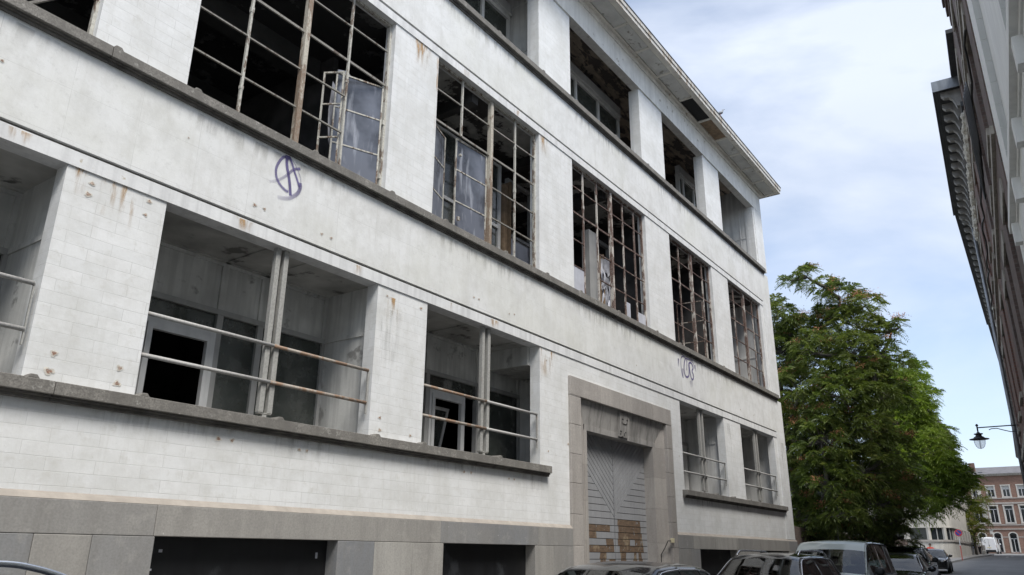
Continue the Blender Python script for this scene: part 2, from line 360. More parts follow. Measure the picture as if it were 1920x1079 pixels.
# ------------------------------------------------------------------ ground
GP = [(-60, 0), (5, 0), (15, .03), (20, .10), (26, .24), (34, .36), (58, .6), (75, 1.2), (90, 1.55), (110, 1.85), (140, 2.2), (220, 3.0), (900, 6)]
def gz(x): return float(np.interp(x, [p[0] for p in GP], [p[1] for p in GP]))
RW = [(-20, -9.97), (29, -6.69), (62, -5.73), (112, -3.2)]         # line of the right-hand house fronts
def ry(x): return float(np.interp(x, [p[0] for p in RW], [p[1] for p in RW]))
LK = [(-60, -1.9), (24, -1.9), (40, -.3), (56, 1.5), (64, 1.3), (112, 1.2), (120, 1.6)]
def lky(x): return float(np.interp(x, [p[0] for p in LK], [p[1] for p in LK]))
xs = [-60, -20, 0, 5, 10, 15, 20, 26, 30, 34, 40, 46, 52, 58, 64, 70, 75, 80, 90, 100, 110, 120, 130, 140, 160, 220, 900]
def strip(name, y0f, y1f, dz, mat, xr=(-60, 900), kind='structure'):
    b = MB(); X = [x for x in xs if xr[0] <= x <= xr[1]]
    for x in X: b.v += [(x, y0f(x), gz(x)+dz), (x, y1f(x), gz(x)+dz)]
    for i in range(len(X)-1): b.f.append((2*i, 2*i+2, 2*i+3, 2*i+1)); b.mi.append(0)
    return tag(b.build(name, mat), kind=kind)
strip('ground', lambda x: -400, lambda x: 400, -.03, MT['pave'])
strip('road', lambda x: ry(x)+.9 if x < 118 else -60, lambda x: lky(x)-.001 if x < 118 else 60, 0, MT['asphalt'], (-60, 160))
def slab(name, y0f, y1f, kside, mat, xr):
    b = MB(); X = [x for x in xs if xr[0] <= x <= xr[1]]
    for x in X:
        z = gz(x)+.13; b.v += [(x, y0f(x), gz(x)-.02), (x, y0f(x), z), (x, y1f(x), z), (x, y1f(x), gz(x)-.02)]
    for i in range(len(X)-1):
        for j in range(3): b.f.append((4*i+j, 4*i+4+j, 4*i+5+j, 4*i+1+j)); b.mi.append(0)
    b.f += [(0, 1, 2, 3)]; n = 4*(len(X)-1); b.f += [(n, n+1, n+2, n+3)]; b.mi += [0, 0]
    return tag(b.build(name, mat), kind='structure')
slab('pavement_left', lambda x: lky(x)+.14, lambda x: lky(x)+5.0 if x > 30 else 3.2, 0, MT['pave'], (-60, 112))
slab('kerb_left', lambda x: lky(x), lambda x: lky(x)+.139, 0, MT['kerb'], (-60, 112))
slab('pavement_right', lambda x: ry(x)-.5, lambda x: ry(x)+.86, 0, MT['pave'], (-20, 110))
slab('kerb_right', lambda x: ry(x)+.861, lambda x: ry(x)+1.0, 0, MT['kerb'], (-20, 110))
MT['patch'] = m_simple('asphalt_repair', (.15, .15, .15), .25, 1.5, .8, 0, .3)
b = MB()
for (x0, x1, y0, y1) in ((62, 66, -2.4, .4), (84, 88, -3.0, .2)): b.v += [(x0, y0, gz(x0)+.004), (x1, y0, gz(x1)+.004), (x1, y1, gz(x1)+.004), (x0, y1, gz(x0)+.004)]; n = len(b.v)-4; b.f.append((n, n+1, n+2, n+3)); b.mi.append(0)
tag(b.build('road_patch', MT['patch']), kind='structure')
b = MB()
for x0 in (96, 103): b.v += [(x0, -1.0, gz(x0)+.006), (x0+3, -1.0, gz(x0+3)+.006), (x0+3, -.86, gz(x0+3)+.006), (x0, -.86, gz(x0)+.006)]; n = len(b.v)-4; b.f.append((n, n+1, n+2, n+3)); b.mi.append(0)
tag(b.build('road_marking', MT['paint_w']), kind='structure')

# ================================================================== the white factory building
FB = thing('factory_building', 'derelict white painted three storey factory with broken steel windows and deep eaves', 'building')
T = .22
O0 = [(-4.8, -1.38), (-.3, 3.09), (4.19, 7.56), (8.65, 11.87), (13.2, 16.85), (18.33, 21.38), (22.75, 25.9)]
OG = [O0[0], O0[1], O0[2], O0[3], O0[5], O0[6]]
O2 = O0[:6]+[(22.75, 26.1)]
def piers(mb, ops, z0, z1, xa=-6, xb=26.2):
    x = xa
    for a, b_ in ops: mb.box(x, a, 0, T, z0, z1); x = b_
    mb.box(x, xb, 0, T, z0, z1)
wl = MB()
wl.box(-6, 12.88, 0, T, 2.10, 2.96); wl.box(17.63, 26.2, 0, T, 2.10, 2.96)
wl.box(12.1, 12.88, 0, T, 2.96, 3.105); wl.box(17.63, 18.2, 0, T, 2.96, 3.105)
x = -6
for a, b_ in OG[:4]: wl.box(x, a, 0, T, 3.105, 5.33); x = b_
wl.box(11.87, 12.88, 0, T, 3.105, 4.96); wl.box(17.63, 18.33, 0, T, 3.105, 4.96); wl.box(11.87, 18.33, 0, T, 4.96, 5.33)
wl.box(21.38, 22.75, 0, T, 3.105, 5.33); wl.box(25.9, 26.2, 0, T, 3.105, 5.33)
piers(wl, O0, 6.80, 9.93); piers(wl, O2, 11.42, 13.75)
wl.box(26.2, 27.05, -.03, T, 2.10, 5.53); wl.box(26.2, 27.05, -.03, T, 6.795, 10.12); wl.box(26.2, 27.05, -.03, T, 11.415, 14.6)
wall = wl.build('wall', MT['block'], FB)
bd = MB(); bd.box(-6, 27.05, -.03, T, 5.53, 6.62); bd.box(-6, 27.05, -.03, T, 10.12, 11.26)
bd.build('spandrel_band', MT['render'], FB)
fa = MB(); fa.box(-6, 26.195, -.018, T, 5.33, 5.495); fa.box(-6, 26.195, -.018, T, 9.93, 10.085)
fa.build('lintel_fascia', MT['fascia'], FB)
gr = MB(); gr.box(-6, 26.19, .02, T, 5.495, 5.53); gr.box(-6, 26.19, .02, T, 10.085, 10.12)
gr.build('shadow_groove', MT['groove_shade'] if 'groove_shade' in MT else MT['sill_dk'], FB)  # groove strip coloured dark in place of the shade below the band
bm_ = MB(); bm_.box(-6, 26.55, -.04, .19, 13.75, 14.45); bm_.box(-6, 27.05, -.07, .19, 14.45, 14.6)
bm_.build('eaves_beam', MT['beam'], FB)

def sill(x0, x1, zt, ends=True, stool=()):
    b = MB(); j = .19
    b.box(x0, x1, -.125, T+.04, zt-.125, zt); 
    for s_ in stool:
        if x0 < s_ < x1: b.prism([(s_-.06, zt-.002), (s_+.06, zt-.002), (s_+.03, zt+.035), (s_-.03, zt+.035)], 'y', -.122, T*.9)
    o = b.build('sill', MT['sill'], FB, bevel=.006)
    d = MB(); d.box(x0, x1, -.085, 0, zt-.15, zt-.126); d.box(x0, x1, -.06, 0, zt-.182, zt-.151)
    d.build('drip_moulding', MT['sill_dk'], o)
    return o
sl = [p for q in O0 for p in q] + [5.95, 14.9, 9.9]
sill(-6, 3.35, 3.105, stool=(3.15, -1.3)); sill(3.356, 12.08, 3.105, stool=(4.24, 5.98, 7.63, 8.6, 10.5)); sill(18.18, 26.32, 3.105, stool=(20.2, 21.5, 22.8))
sill(-6, 3.24, 6.80); sill(3.246, 7.9, 6.80, stool=(3.3, 4.28, 6.1, 7.62)); sill(7.906, 16.7, 6.80, stool=(8.9, 10.6, 12.0, 13.3, 15)); sill(16.706, 26.6, 6.80, stool=(17, 18.4, 21.5, 22.7))
sill(-6, 9.6, 11.42); sill(9.606, 18.3, 11.42, stool=(10.3, 11.9, 13.3, 15.2, 17)); sill(18.306, 26.6, 11.42, stool=(18.5, 20, 21.5, 22.9))

# ---- shell behind the front: floors, back and end walls, roof
sh = MB()
sh.box(-6, 26.74, .45, 8.3, 2.6, 2.95); sh.box(-6, 13.2, .302, .449, 2.2, 2.95); sh.box(17.4, 26.74, .302, .449, 2.2, 2.95); sh.box(-6, 26.74, T, 8, 5.37, 6.60); sh.box(-6, 26.74, T, 8, 9.99, 11.22)
sh.box(-6.0, 26.74, 8.0, 8.3, 2.95, 14.59)
sh.box(-6.3, -6.0, 0, 8.3, 0, 14.59); sh.box(-6, 26.74, 5.0, 5.1, 2.95, 5.37)
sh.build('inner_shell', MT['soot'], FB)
ew = MB(); ew.box(26.75, 27.05, T, 8.3, 2.1, 14.6); ew.build('end_wall', MT['block'], FB)

# ---- plinth of blue stone
def blocks(mb, x0, x1, z0, z1, joints, y0=-.07, y1=0.25, g=.004):
    js = [x0]+[j for j in joints if x0 < j < x1]+[x1]
    for a, b_ in zip(js[:-1], js[1:]): mb.box(a+g/2, b_-g/2, y0, y1, z0+g/2, z1-g/2)
BA = [(.1, 2.55), (4.62, 7.1), (9.17, 11.6), (18.88, 21.45), (23.3, 26.1)]
pl = MB()
blocks(pl, -6, 12.88, 1.735, 2.045, [-3, -1.4, 1.5, 4.6, 9.1, 11.7]); blocks(pl, 17.63, 27.12, 1.735, 2.045, [18.5, 19.9, 21.6, 23.4, 26.2])
segs = [(-6, .1), (2.55, 4.62), (7.1, 9.17), (11.6, 12.88), (17.63, 18.88), (21.45, 23.3), (26.1, 27.12)]
for a, b_ in segs:
    blocks(pl, a, b_, 1.12, 1.735, [-4, -2, 3.45, 3.98, 7.75, 8.5, 12.2, 18.3, 22.1]); blocks(pl, a, b_, .5, 1.12, [-4.5, -1.5, 3.2, 4.2, 8.1, 12.4, 18.2, 22.6])
    blocks(pl, a, b_, -.05, .5, [-5, -2, 3.6, 8.4, 22.3])
for a, b_ in BA: blocks(pl, a, b_, -.05, .55, [])
plo = pl.build('plinth', MT['bluestone'], FB, bevel=.006)
cp = MB()
for a, b_ in ((-6, 12.88), (17.63, 27.12)): cp.prism([(-.068, 2.046), (-.03, 2.085), (.0, 2.112), (.1, 2.112), (.1, 2.046)], 'x', a, b_)
cp.build('plinth_capping', MT['bluestone_cap'], plo)
for a, b_ in ((-6, 12.9), (17.6, 27.0)): B1(a, b_, .25, .3, 0, 2.09).build('plinth_backing', MT['gap'], FB)
for a, b_ in BA:
    b = MB(); b.box(a, b_, .13, .16, .55, 1.737); b.build('basement_board', MT['board'], FB)
b = MB(); 
for (x_, z_, w_, h_) in ((6.92, 1.52, .03, .07), (4.8, 1.58, .04, .03), (4.73, 1.4, .02, .02), (20.9, 1.2, .03, .05), (26.0, 1.69, .05, .03)): b.box(x_, x_+w_, .124, .13, z_, z_+h_)
b.build('paper_scrap', MT['glass_w'], FB)

# ---- portal and door
P = MB(); X0, X1, ZT = 12.88, 17.63, 4.955
for za, zb in ((-.05, .75), (.75, 1.75), (1.75, 2.31), (2.31, 2.88), (2.88, 3.43), (3.43, 4.0), (4.0, 4.56)):
    P.box(X0, 13.28, -.055, .25, za+.002, zb-.002); P.box(17.33, X1, -.055, .25, za+.002, zb-.002)
xj = [X0, 14.1, 15.55, 16.6, X1]
for a, b_ in zip(xj[:-1], xj[1:]): P.box(a+.002, b_-.002, -.055, .25, 4.58, ZT)
P.box(X0, 13.28, -.055, .25, 4.562, 4.578); P.box(17.33, X1, -.055, .25, 4.562, 4.578)
po = P.build('portal_surround', MT['portal'], FB, bevel=.008)
sp = MB()
# splayed jambs (two steps) and splayed head running into the opening
for sgn, xo, xi in ((1, 13.28, 13.75), (-1, 17.33, 16.82)):
    xm = xo+(xi-xo)*.72
    for za, zb in ((0, 1.2), (1.2, 1.85), (1.85, 2.6), (2.6, 3.3), (3.3, 3.985)):
        sp.prism([(xo, .03), (xm, .10), (xm, .085), (xi, .10), (xi, .36), (xo, .36)], 'z', za+.0015, zb-.0015)
    sp.prism([(xo, .03), (xm, .10), (xm, .3), (xo, .3)], 'z', 3.986, 4.56)
sp.build('splayed_jamb', MT['portal'], po)
hd = MB(); xm0, xm1 = 13.28+.47*.72, 17.33-.51*.72
hd.add([(13.30, .02, 4.575), (17.31, .02, 4.575), (xm1-.02, .105, 4.10), (xm0+.02, .105, 4.10), (xm0+.02, .09, 4.10), (xm1-.02, .09, 4.10), (xm1-.02, .10, 3.985), (xm0+.02, .10, 3.985), (xm0+.02, .4, 3.985), (xm1-.02, .4, 3.985)],
       [(0, 1, 2, 3), (3, 2, 5, 4), (4, 5, 6, 7), (7, 6, 9, 8)])
hd.build('splayed_lintel', MT['portal_streak'], po, fix=False)
ks = MB(); ks.prism([(.03, 4.55), (.008, 4.53), (.070, 4.03), (.12, 4.03), (.12, 4.55)], 'x', 15.1, 15.52)
kso = ks.build('keystone', MT['portal_streak'], po)
km = MB()
for (a, b_, za, zb) in ((15.17, 15.25, 4.395, 4.425), (15.39, 15.46, 4.395, 4.43), (15.18, 15.21, 4.31, 4.36), (15.21, 15.42, 4.30, 4.325), (15.40, 15.43, 4.31, 4.36), (15.13, 15.22, 4.13, 4.16), (15.14, 15.19, 4.075, 4.10), (15.36, 15.43, 4.13, 4.155), (15.33, 15.35, 4.06, 4.13), (15.22, 15.29, 4.02, 4.05)):
    y = .008+(4.53-(za+zb)/2)*.124; c_ = (a+b_)/2; h_ = (b_-a)*.38; km.box(c_-h_, c_+h_, y-.006, y+.05, za+.004, zb-.004)
km.build('broken_emblem', MT['black'], kso)
# door leaf
def clip(poly, a, b_, c_):     # keep a*x+b*z<=c
    out = []
    for i in range(len(poly)):
        p, q = poly[i], poly[(i+1) % len(poly)]; dp = a*p[0]+b_*p[1]-c_; dq = a*q[0]+b_*q[1]-c_
        if dp <= 0: out.append(p)
        if dp*dq < 0: t = dp/(dp-dq); out.append((p[0]+(q[0]-p[0])*t, p[1]+(q[1]-p[1])*t))
    return out
DR = B1(13.7, 16.87, .372, .40, 0, 4.05).build('door', MT['gap'], FB)
xc, za_, sl_ = 15.28, 2.34, .80
def strips(side, name):
    b = MB(); nrm = math.hypot(sl_, 1); pitch = .105
    reg = [(13.72, za_), (xc-.012, za_), (xc-.012, 4.03), (13.72, 4.03)] if side < 0 else [(xc+.012, za_), (16.85, za_), (16.85, 4.03), (xc+.012, 4.03)]
    # diagonal boards: lines z = za_ + sl_*|x-xc| + k
    k = 0
    while k < 2.2:
        lo, hi = za_+k+.009, za_+k+pitch*nrm-.009; pol = list(reg); sg = -1 if side < 0 else 1
        pol = clip(pol, sg*sl_, -1, sg*sl_*xc-lo); pol = clip(pol, -sg*sl_, 1, -sg*sl_*xc+hi) if pol else pol
        if len(pol) > 2: b.prism(pol, 'y', .345, .372)
        k += pitch*nrm
    z = .02
    while z < 4.0:
        pol = [(reg[0][0], z+.005), (reg[1][0], z+.005), (reg[1][0], z+.128), (reg[0][0], z+.128)]; sg = -1 if side < 0 else 1
        pol = clip(pol, -sg*sl_, 1, -sg*sl_*xc+za_-.006)
        if len(pol) > 2: b.prism(pol, 'y', .345, .372)
        z += .135
    return b.build(name, MT['door'], DR)
strips(-1, 'door_boards'); strips(1, 'door_boards')
wd = MB()
def patch(x0, x1, r0, r1, jag=.03):
    for r in range(r0, r1):
        z0 = .02+r*.135+.005; a = x0+random.uniform(-jag, jag); b2 = x1+random.uniform(-jag, jag)
        wd.add([(a, .3435, z0), (b2, .3435, z0), (b2+random.uniform(-jag, jag), .3435, z0+.123), (a+random.uniform(-jag, jag), .3435, z0+.123)], [(0, 1, 2, 3)])
patch(14.0, 15.08, 15, 16); patch(14.0, 14.5, 14, 15); patch(14.92, 15.22, 13, 14); patch(13.9, 15.22, 12, 13, .01)
patch(15.42, 16.52, 14, 17); patch(15.42, 15.95, 13, 14); patch(16.2, 16.62, 13, 14); patch(15.45, 16.62, 12, 13); patch(15.5, 15.75, 9, 12); patch(16.1, 16.25, 9, 12); patch(16.35, 16.5, 8, 12); patch(14.62, 14.88, 9, 12, .05); patch(15.02, 15.2, 9, 11, .04); patch(14.8, 15.1, 5, 9, .06)
wd.build('bare_wood_patch', MT['ply'], DR, fix=False)
jb = B1(17.18, 17.34, -.095, -.056, 1.86, 1.96).build('junction_box', MT['cream'], po, bevel=.006)
MB().tube([(17.2, -.07, 1.9), (17.05, -.06, 1.9), (17.0, .0, 1.75), (16.95, .08, 1.6), (16.95, .09, .9)], .011, 6).build('cable', MT['black'], jb)

# ---- eaves: soffit panels, frame, fascia
XE = 27.40; YE = -.74; ZS = 14.60
bat = [-6+i*1.46 for i in range(14)]; bat = [x for x in bat if x < 12] + [12.45, 13.93, 15.22, 16.47, 17.85, 19.38, 20.86, 22.3, 23.55, 24.78, 26.0, 27.30]
rf = MB(); rf.box(-6, XE-.012, YE+.012, 8.5, 14.645, 14.80); rf.build('roof_slab', MT['beam'], FB)
sf = MB()
sf.box(-6, XE-.02, YE+.015, YE+.17, ZS, 14.645); sf.box(-6, XE-.02, -.16, -.071, ZS, 14.645); sf.box(27.27, XE-.02, YE+.171, -.161, ZS, 14.645); sf.box(27.052, XE-.02, -.16, 8.5, ZS+.001, 14.645)
for x_ in bat[:-1]: sf.box(x_-.035, x_+.035, YE+.171, -.161, ZS+.002, 14.645)
sf.build('soffit_frame', MT['soffit_f'], FB)
for k, (a, b_) in enumerate(zip(bat[:-1], bat[1:])):
    if abs(a-19.38) < .01: continue
    pm = MT['wood'] if abs(a-20.86) < .01 else MT['soffit']
    zz = ZS+.018 if pm is not MT['wood'] else ZS+.035
    q = B1(a+.05, b_-.05, YE+.185, -.175, zz, 14.643).build('soffit_panel', pm, FB, bevel=.008)
    if pm is MT['wood']: q['label'] = 'bare wooden soffit panel that lost its paint'
B1(19.42, 20.82, YE+.175, -.165, ZS+.036, 14.642).build('soffit_hole_shade', MT['gap'], FB)  # black slab stands for the shade inside the open soffit bay
ff = MB(); ff.box(-6, XE, YE, YE+.0115, ZS-.025, 14.70); ff.box(XE-.0115, XE, YE+.012, 8.5, ZS-.025, 14.70); ff.box(-6, XE+.025, YE-.025, YE-.001, 14.70, 14.82)
ff.box(XE+.001, XE+.025, YE, 8.5, 14.70, 14.82)
fo = ff.build('eaves_fascia', MT['fasc_r'], FB)
zc = MB(); zc.box(-6, XE+.04, YE-.04, 8.5, 14.821, 14.845); zc.build('roof_edging', MT['zinc_d'], FB)

# ---- ground floor loggias
def loggia(xo, xi, spec, beam=False):
    """xo: opening, xi: inner width behind it"""
    a, b_ = xi; Y = 1.15
    lw = MB()
    # side walls stand in the thickness between the bays
    lw.box(a-.1, a, T, Y+.2, 2.95, 5.37); lw.box(b_, b_+.1, T, Y+.2, 2.95, 5.37)
    lw.box(a, b_, Y+.03, Y+.1, 4.67, 5.37)
    lw.box(a, b_, Y, Y+.03, 5.29, 5.37)
    for x_ in spec['mull']: lw.box(x_-.05, x_+.05, Y, Y+.03, 4.67, 5.29)
    lw.box(a, a+.06, Y, Y+.03, 4.67, 5.29); lw.box(b_-.06, b_, Y, Y+.03, 4.67, 5.29)
    # rail at mid height round the side walls
    for (sx_, q) in ((a, a+.018), (b_-.018, b_)):
        lw.box(sx_, q, T+.1, Y, 4.60, 4.66)
    if beam: lw.box(11.78, b_-.001, T, Y-.001, 4.98, 5.369)
    lo = lw.build('loggia_wall', MT[spec.get('mat', 'plaster_gl')], FB)
    cl = MB(); cl.box(a, b_, T, Y+.03, 5.352, 5.372)
    for x_ in spec['mull']: cl.box(x_-.04, x_+.04, T+.02, Y, 5.335, 5.351)
    cl.box(a, b_, Y-.06, Y-.001, 5.335, 5.351)
    cl.build('loggia_ceiling', MT['ceil_gl'], FB)
    fr = MB(); fr.box(a, b_, Y-.02, Y+.09, 4.595, 4.668)
    for x_ in spec['mull']: fr.box(x_-.045, x_+.045, Y-.015, Y+.08, 2.95, 4.594)
    fr.box(a, a+.05, Y-.015, Y+.08, 2.95, 4.594); fr.box(b_-.05, b_, Y-.015, Y+.08, 2.95, 4.594)
    fo_ = fr.build('inner_window_frame', MT['frame_g'], FB)
    xs_ = [a+.05]+[x_ for m_ in spec['mull'] for x_ in (m_-.045, m_+.045)]+[b_-.05]
    holes = spec.get('sash')
    gl = MB()
    for u, v in zip(xs_[::2], xs_[1::2]):
        if holes and u-.1 <= holes[0] < v: gl.box(u, v, Y+.03, Y+.036, 4.335, 4.595)
        elif spec.get('solid') and u >= spec['solid']-.1: continue
        else: gl.box(u, v, Y+.03, Y+.036, 2.95, 4.595)
    gl.build('pane', MT['glass'], fo_)
    if holes:
        h0, h1 = holes; s_ = MB()
        s_.box(h0, h1, Y-.03, Y+.06, 4.27, 4.335); s_.box(h0, h0+.05, Y-.03, Y+.06, 2.95, 4.27); s_.box(h1-.05, h1, Y-.03, Y+.06, 2.95, 4.27)
        s_.box(h0+.055, h1-.055, Y-.05, Y+.02, 4.19, 4.265); s_.box(h0+.055, h0+.125, Y-.05, Y+.02, 2.95, 4.19); s_.box(h1-.125, h1-.055, Y-.05, Y+.02, 2.95, 4.19)
        s_.build('white_sash', MT['frame_w'], FB)
    if spec.get('solid'):
        B1(spec['solid'], b_, Y+.02, Y+.1, 2.95, 4.594).build('loggia_panel', MT['plaster_wh'], lo)
loggia(OG[1], (-.37, 3.16), dict(mull=[1.5], sash=(1.55, 2.6)))
loggia(OG[2], (4.12, 7.63), dict(mull=[5.8, 6.45], sash=(4.75, 5.76)))
loggia(OG[3], (8.58, 12.85), dict(mull=[10.02, 11.46], sash=(10.07, 11.05)), beam=True)
loggia(OG[4], (18.26, 21.45), dict(mull=[18.75], solid=18.8, mat='plaster_wh'))
loggia(OG[5], (22.68, 26.05), dict(mull=[23.6, 24.4], solid=23.64, mat='plaster_wh'))
# tilted open sash hanging in the second bay
ts = MB(); ts.box(-.38, .38, -.02, .02, -.06, 0); ts.box(-.38, -.32, -.02, .02, -1.25, -.06); ts.box(.32, .38, -.02, .02, -1.25, -.06)
tso = ts.build('tilted_sash', MT['frame_w'], FB, world=False); tso.location = (10.56, 1.42, 4.13); tso.rotation_euler = (R(14), 0, 0)
tg = MB().box(-.32, .32, -.004, .004, -1.2, -.06).build('pane', MT['glass'], tso, world=False)
# paired steel posts and handrails
for xa, xb, xo, rusty in ((5.78, 5.98, OG[2], 1), (10.17, 10.40, OG[3], 0), (19.72, 20.0, OG[4], 2), (24.14, 24.42, OG[5], 2), (1.38, 1.58, OG[1], 2)):
    b = MB()
    for xx in (xa, xb-.07): b.box(xx, xx+.07, .06, .13, 3.19, 5.33)
    b.box(xa+.005, xb-.005, .065, .125, 3.175, 3.189); b.box((xa+xb)/2-.03, (xa+xb)/2+.03, .07, .12, 3.10, 3.1745)
    b.build('steel_post', MT['post'], FB, bevel=.004)
    for z_ in (4.03, 3.57):
        for k, (ra, rb_) in enumerate(((xo[0]-.02, (xa+xb)/2), ((xa+xb)/2, xo[1]-.045))):
            mt = MT['rail_r'] if (rusty == 1 and k == 1) or (rusty == 0 and k == 0) else MT['rail']
            MB().tube([(ra, .045, z_), (rb_, .045, z_)], .024, 10).build('handrail', mt, FB, smooth=True)
    b = MB(); b.box(xo[1]-.05, xo[1]-.035, .035, .06, 3.42, 4.03); b.build('rail_bracket', MT['post'], FB)

# ---- first floor steel windows
ZR = [7.48, 8.10, 8.74, 9.37]
def bars(name, xo, vert, main, mat, skip=(), yy=(.09, .125), missing_v=()):
    b = MB(); hb = MB(); mb_ = MB(); x0, x1 = xo; z0, z1 = 6.80, 9.93
    b.box(x0+.002, x0+.04, yy[0], yy[1]+.02, z0, z1-.001); b.box(x1-.04, x1-.002, yy[0], yy[1]+.02, z0, z1-.001)
    b.box(x0+.041, x1-.041, yy[0], yy[1]+.02, z1-.04, z1-.001); b.box(x0+.041, x1-.041, yy[0], yy[1]+.02, z0+.001, z0+.04)
    vs = [x0+.04]+list(vert)+[x1-.04]
    for v in vert:
        h = .038 if v == main else .017
        if v == main: mb_.box(v-h, v+h, yy[0]-.03, yy[1]+.02, z0+.04, z1-.041)
        elif v in missing_v: b.box(v-h, v+h, yy[0], yy[1], 8.74, z1-.041)
        else: b.box(v-h, v+h, yy[0], yy[1], z0+.041, z1-.041)
    for i in range(len(vs)-1):
        for k, z_ in enumerate(ZR):
            if (i, k) in skip: continue
            h = .019 if k == 2 else .011
            g0 = .039 if vs[i] == main else .018; g1 = .039 if vs[i+1] == main else .018
            dz0, dz1 = random.uniform(-.008, .008), random.uniform(-.008, .008)
            hb.add([(vs[i]+g0, yy[0]+.004, z_-h+dz0), (vs[i+1]-g1, yy[0]+.004, z_-h+dz1), (vs[i+1]-g1, yy[1]-.004, z_-h+dz1), (vs[i]+g0, yy[1]-.004, z_-h+dz0),
                   (vs[i]+g0, yy[0]+.004, z_+h+dz0), (vs[i+1]-g1, yy[0]+.004, z_+h+dz1), (vs[i+1]-g1, yy[1]-.004, z_+h+dz1), (vs[i]+g0, yy[1]-.004, z_+h+dz0)],
                  [(0, 3, 2, 1), (4, 5, 6, 7), (0, 1, 5, 4), (1, 2, 6, 5), (2, 3, 7, 6), (3, 0, 4, 7)])
    # splinters of putty and bent stubs left on the bars
    for _ in range(10):
        v = random.choice(vs); z_ = random.uniform(7, 9.8); b.box(v-.024, v+.024, yy[0]-.004, yy[1]+.004, z_, z_+random.uniform(.02, .10))
    o = b.build(name, mat, FB)
    rusty = mat is MT['steel_r']
    hb.build('glazing_bars', MT['steel_hr'] if rusty else MT['steel_h'], o); mb_.build('centre_mullion', MT['steel_r'] if rusty else MT['steel_main'], o)
    return o
def casement(hx, hy, ex, ey, z0, z1, nb, mat, glass=None, parent=None, gfill=()):
    d = Vector((ex-hx, ey-hy, 0)); Lg = d.length; a = math.atan2(d.y, d.x)
    b = MB(); t = .013; w_ = .025
    b.box(0, w_, -t, t, z0, z1); b.box(Lg-w_, Lg, -t, t, z0, z1); b.box(w_, Lg-w_, -t, t, z1-w_, z1); b.box(w_, Lg-w_, -t, t, z0, z0+w_)
    zz = [z0+(z1-z0)*k/nb for k in range(nb+1)]
    for z_ in zz[1:-1]: b.box(w_, Lg-w_, -t+.002, t-.002, z_-.011, z_+.011)
    o = b.build('casement', mat, parent or FB, world=False); o.location = (hx, hy, 0); o.rotation_euler.z = a
    if glass:
        g = MB()
        for k in gfill: g.box(w_, Lg-w_, -.003, .003, zz[k]+.012, zz[k+1]-.012)
        g.build('pane', glass, o, world=False)
    return o
W1 = bars('steel_window', O0[2], (4.97, 5.88, 6.71), 5.88, MT['steel_w'], skip=((3, 0), (3, 1)))
casement(7.50, .13, 6.76, .42, 6.85, 8.70, 3, MT['steel_w'], MT['glass_b'], W1, (0, 1, 2))
casement(6.69, .14, 6.52, .42, 6.85, 8.55, 3, MT['steel_w'], None, W1)
W2 = bars('steel_window', O0[3], (9.46, 10.33, 11.15), 10.33, MT['steel_w'], skip=((0, 0), (0, 1), (1, 0), (1, 1)), missing_v=(9.46,))
casement(10.27, .14, 9.41, .18, 6.85, 8.70, 3, MT['steel_w'], MT['glass_b'], W2, (0, 1, 2))
casement(8.72, .14, 9.30, .34, 6.85, 8.70, 3, MT['steel_w'], MT['glass_b'], W2, (0, 1, 2))
bars('steel_window', O0[4], (13.83, 14.46, 15.12, 15.76, 16.37), 15.12, MT['steel_r'], skip=((1, 0), (1, 1)))
W4 = bars('steel_window', O0[5], (19.13, 19.97, 20.82), 19.97, MT['steel_r'])
casement(20.80, .14, 20.72, .92, 6.85, 8.70, 3, MT['steel_r'], None, W4)
bars('steel_window', O0[6], (23.45, 24.38, 25.25), 24.38, MT['steel_r'])
W0 = bars('steel_window', O0[1], (.5, 1.4, 2.3), 1.4, MT['steel_w'], skip=((3, 0), (3, 1), (2, 0)))
MB().tube([(2.35, .1, 6.84), (3.05, .11, 7.55)], .02, 6).build('bent_bar', MT['sill'], W0)
bars('steel_window', O0[0], (-3.9, -3.1, -2.2), -3.1, MT['steel_w'])
# leftover milky panes in the outer windows
g = MB(); g.box(13.24, 13.81, .105, .109, 6.85, 7.47); g.build('pane', MT['glass_w'], FB)
g = MB(); g.box(16.39, 16.81, .105, .109, 6.85, 7.2); g.box(15.78, 16.0, .105, .109, 6.85, 7.3); g.build('pane', MT['glass_w'], FB)
# rooms behind
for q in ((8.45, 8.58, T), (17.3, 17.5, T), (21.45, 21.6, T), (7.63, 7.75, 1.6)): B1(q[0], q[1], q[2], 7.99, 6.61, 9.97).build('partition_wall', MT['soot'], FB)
sw = MB(); sw.box(26.0, 26.1, T, 2.2, 6.6, 9.99); sw.box(25.985, 26.0, T+.1, 2.2, 8.05, 8.1); sw.box(22.6, 26.0, 2.2, 2.3, 6.6, 9.99); sw.box(22.6, 22.68, T, 2.2, 6.6, 9.99)
sw.build('inner_wall', MT['plaster_wh'], FB)
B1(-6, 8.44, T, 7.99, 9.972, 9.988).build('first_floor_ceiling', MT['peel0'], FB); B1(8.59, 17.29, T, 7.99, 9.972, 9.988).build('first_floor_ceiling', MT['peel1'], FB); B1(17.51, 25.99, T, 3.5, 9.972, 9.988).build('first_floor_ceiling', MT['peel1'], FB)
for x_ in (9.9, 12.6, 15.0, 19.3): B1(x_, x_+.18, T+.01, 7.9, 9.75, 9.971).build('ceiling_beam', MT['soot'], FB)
for y_ in (1.9, 4.2): B1(-5.9, 7.6, y_, y_+.25, 9.55, 9.971).build('ceiling_beam', MT['dark'], FB)
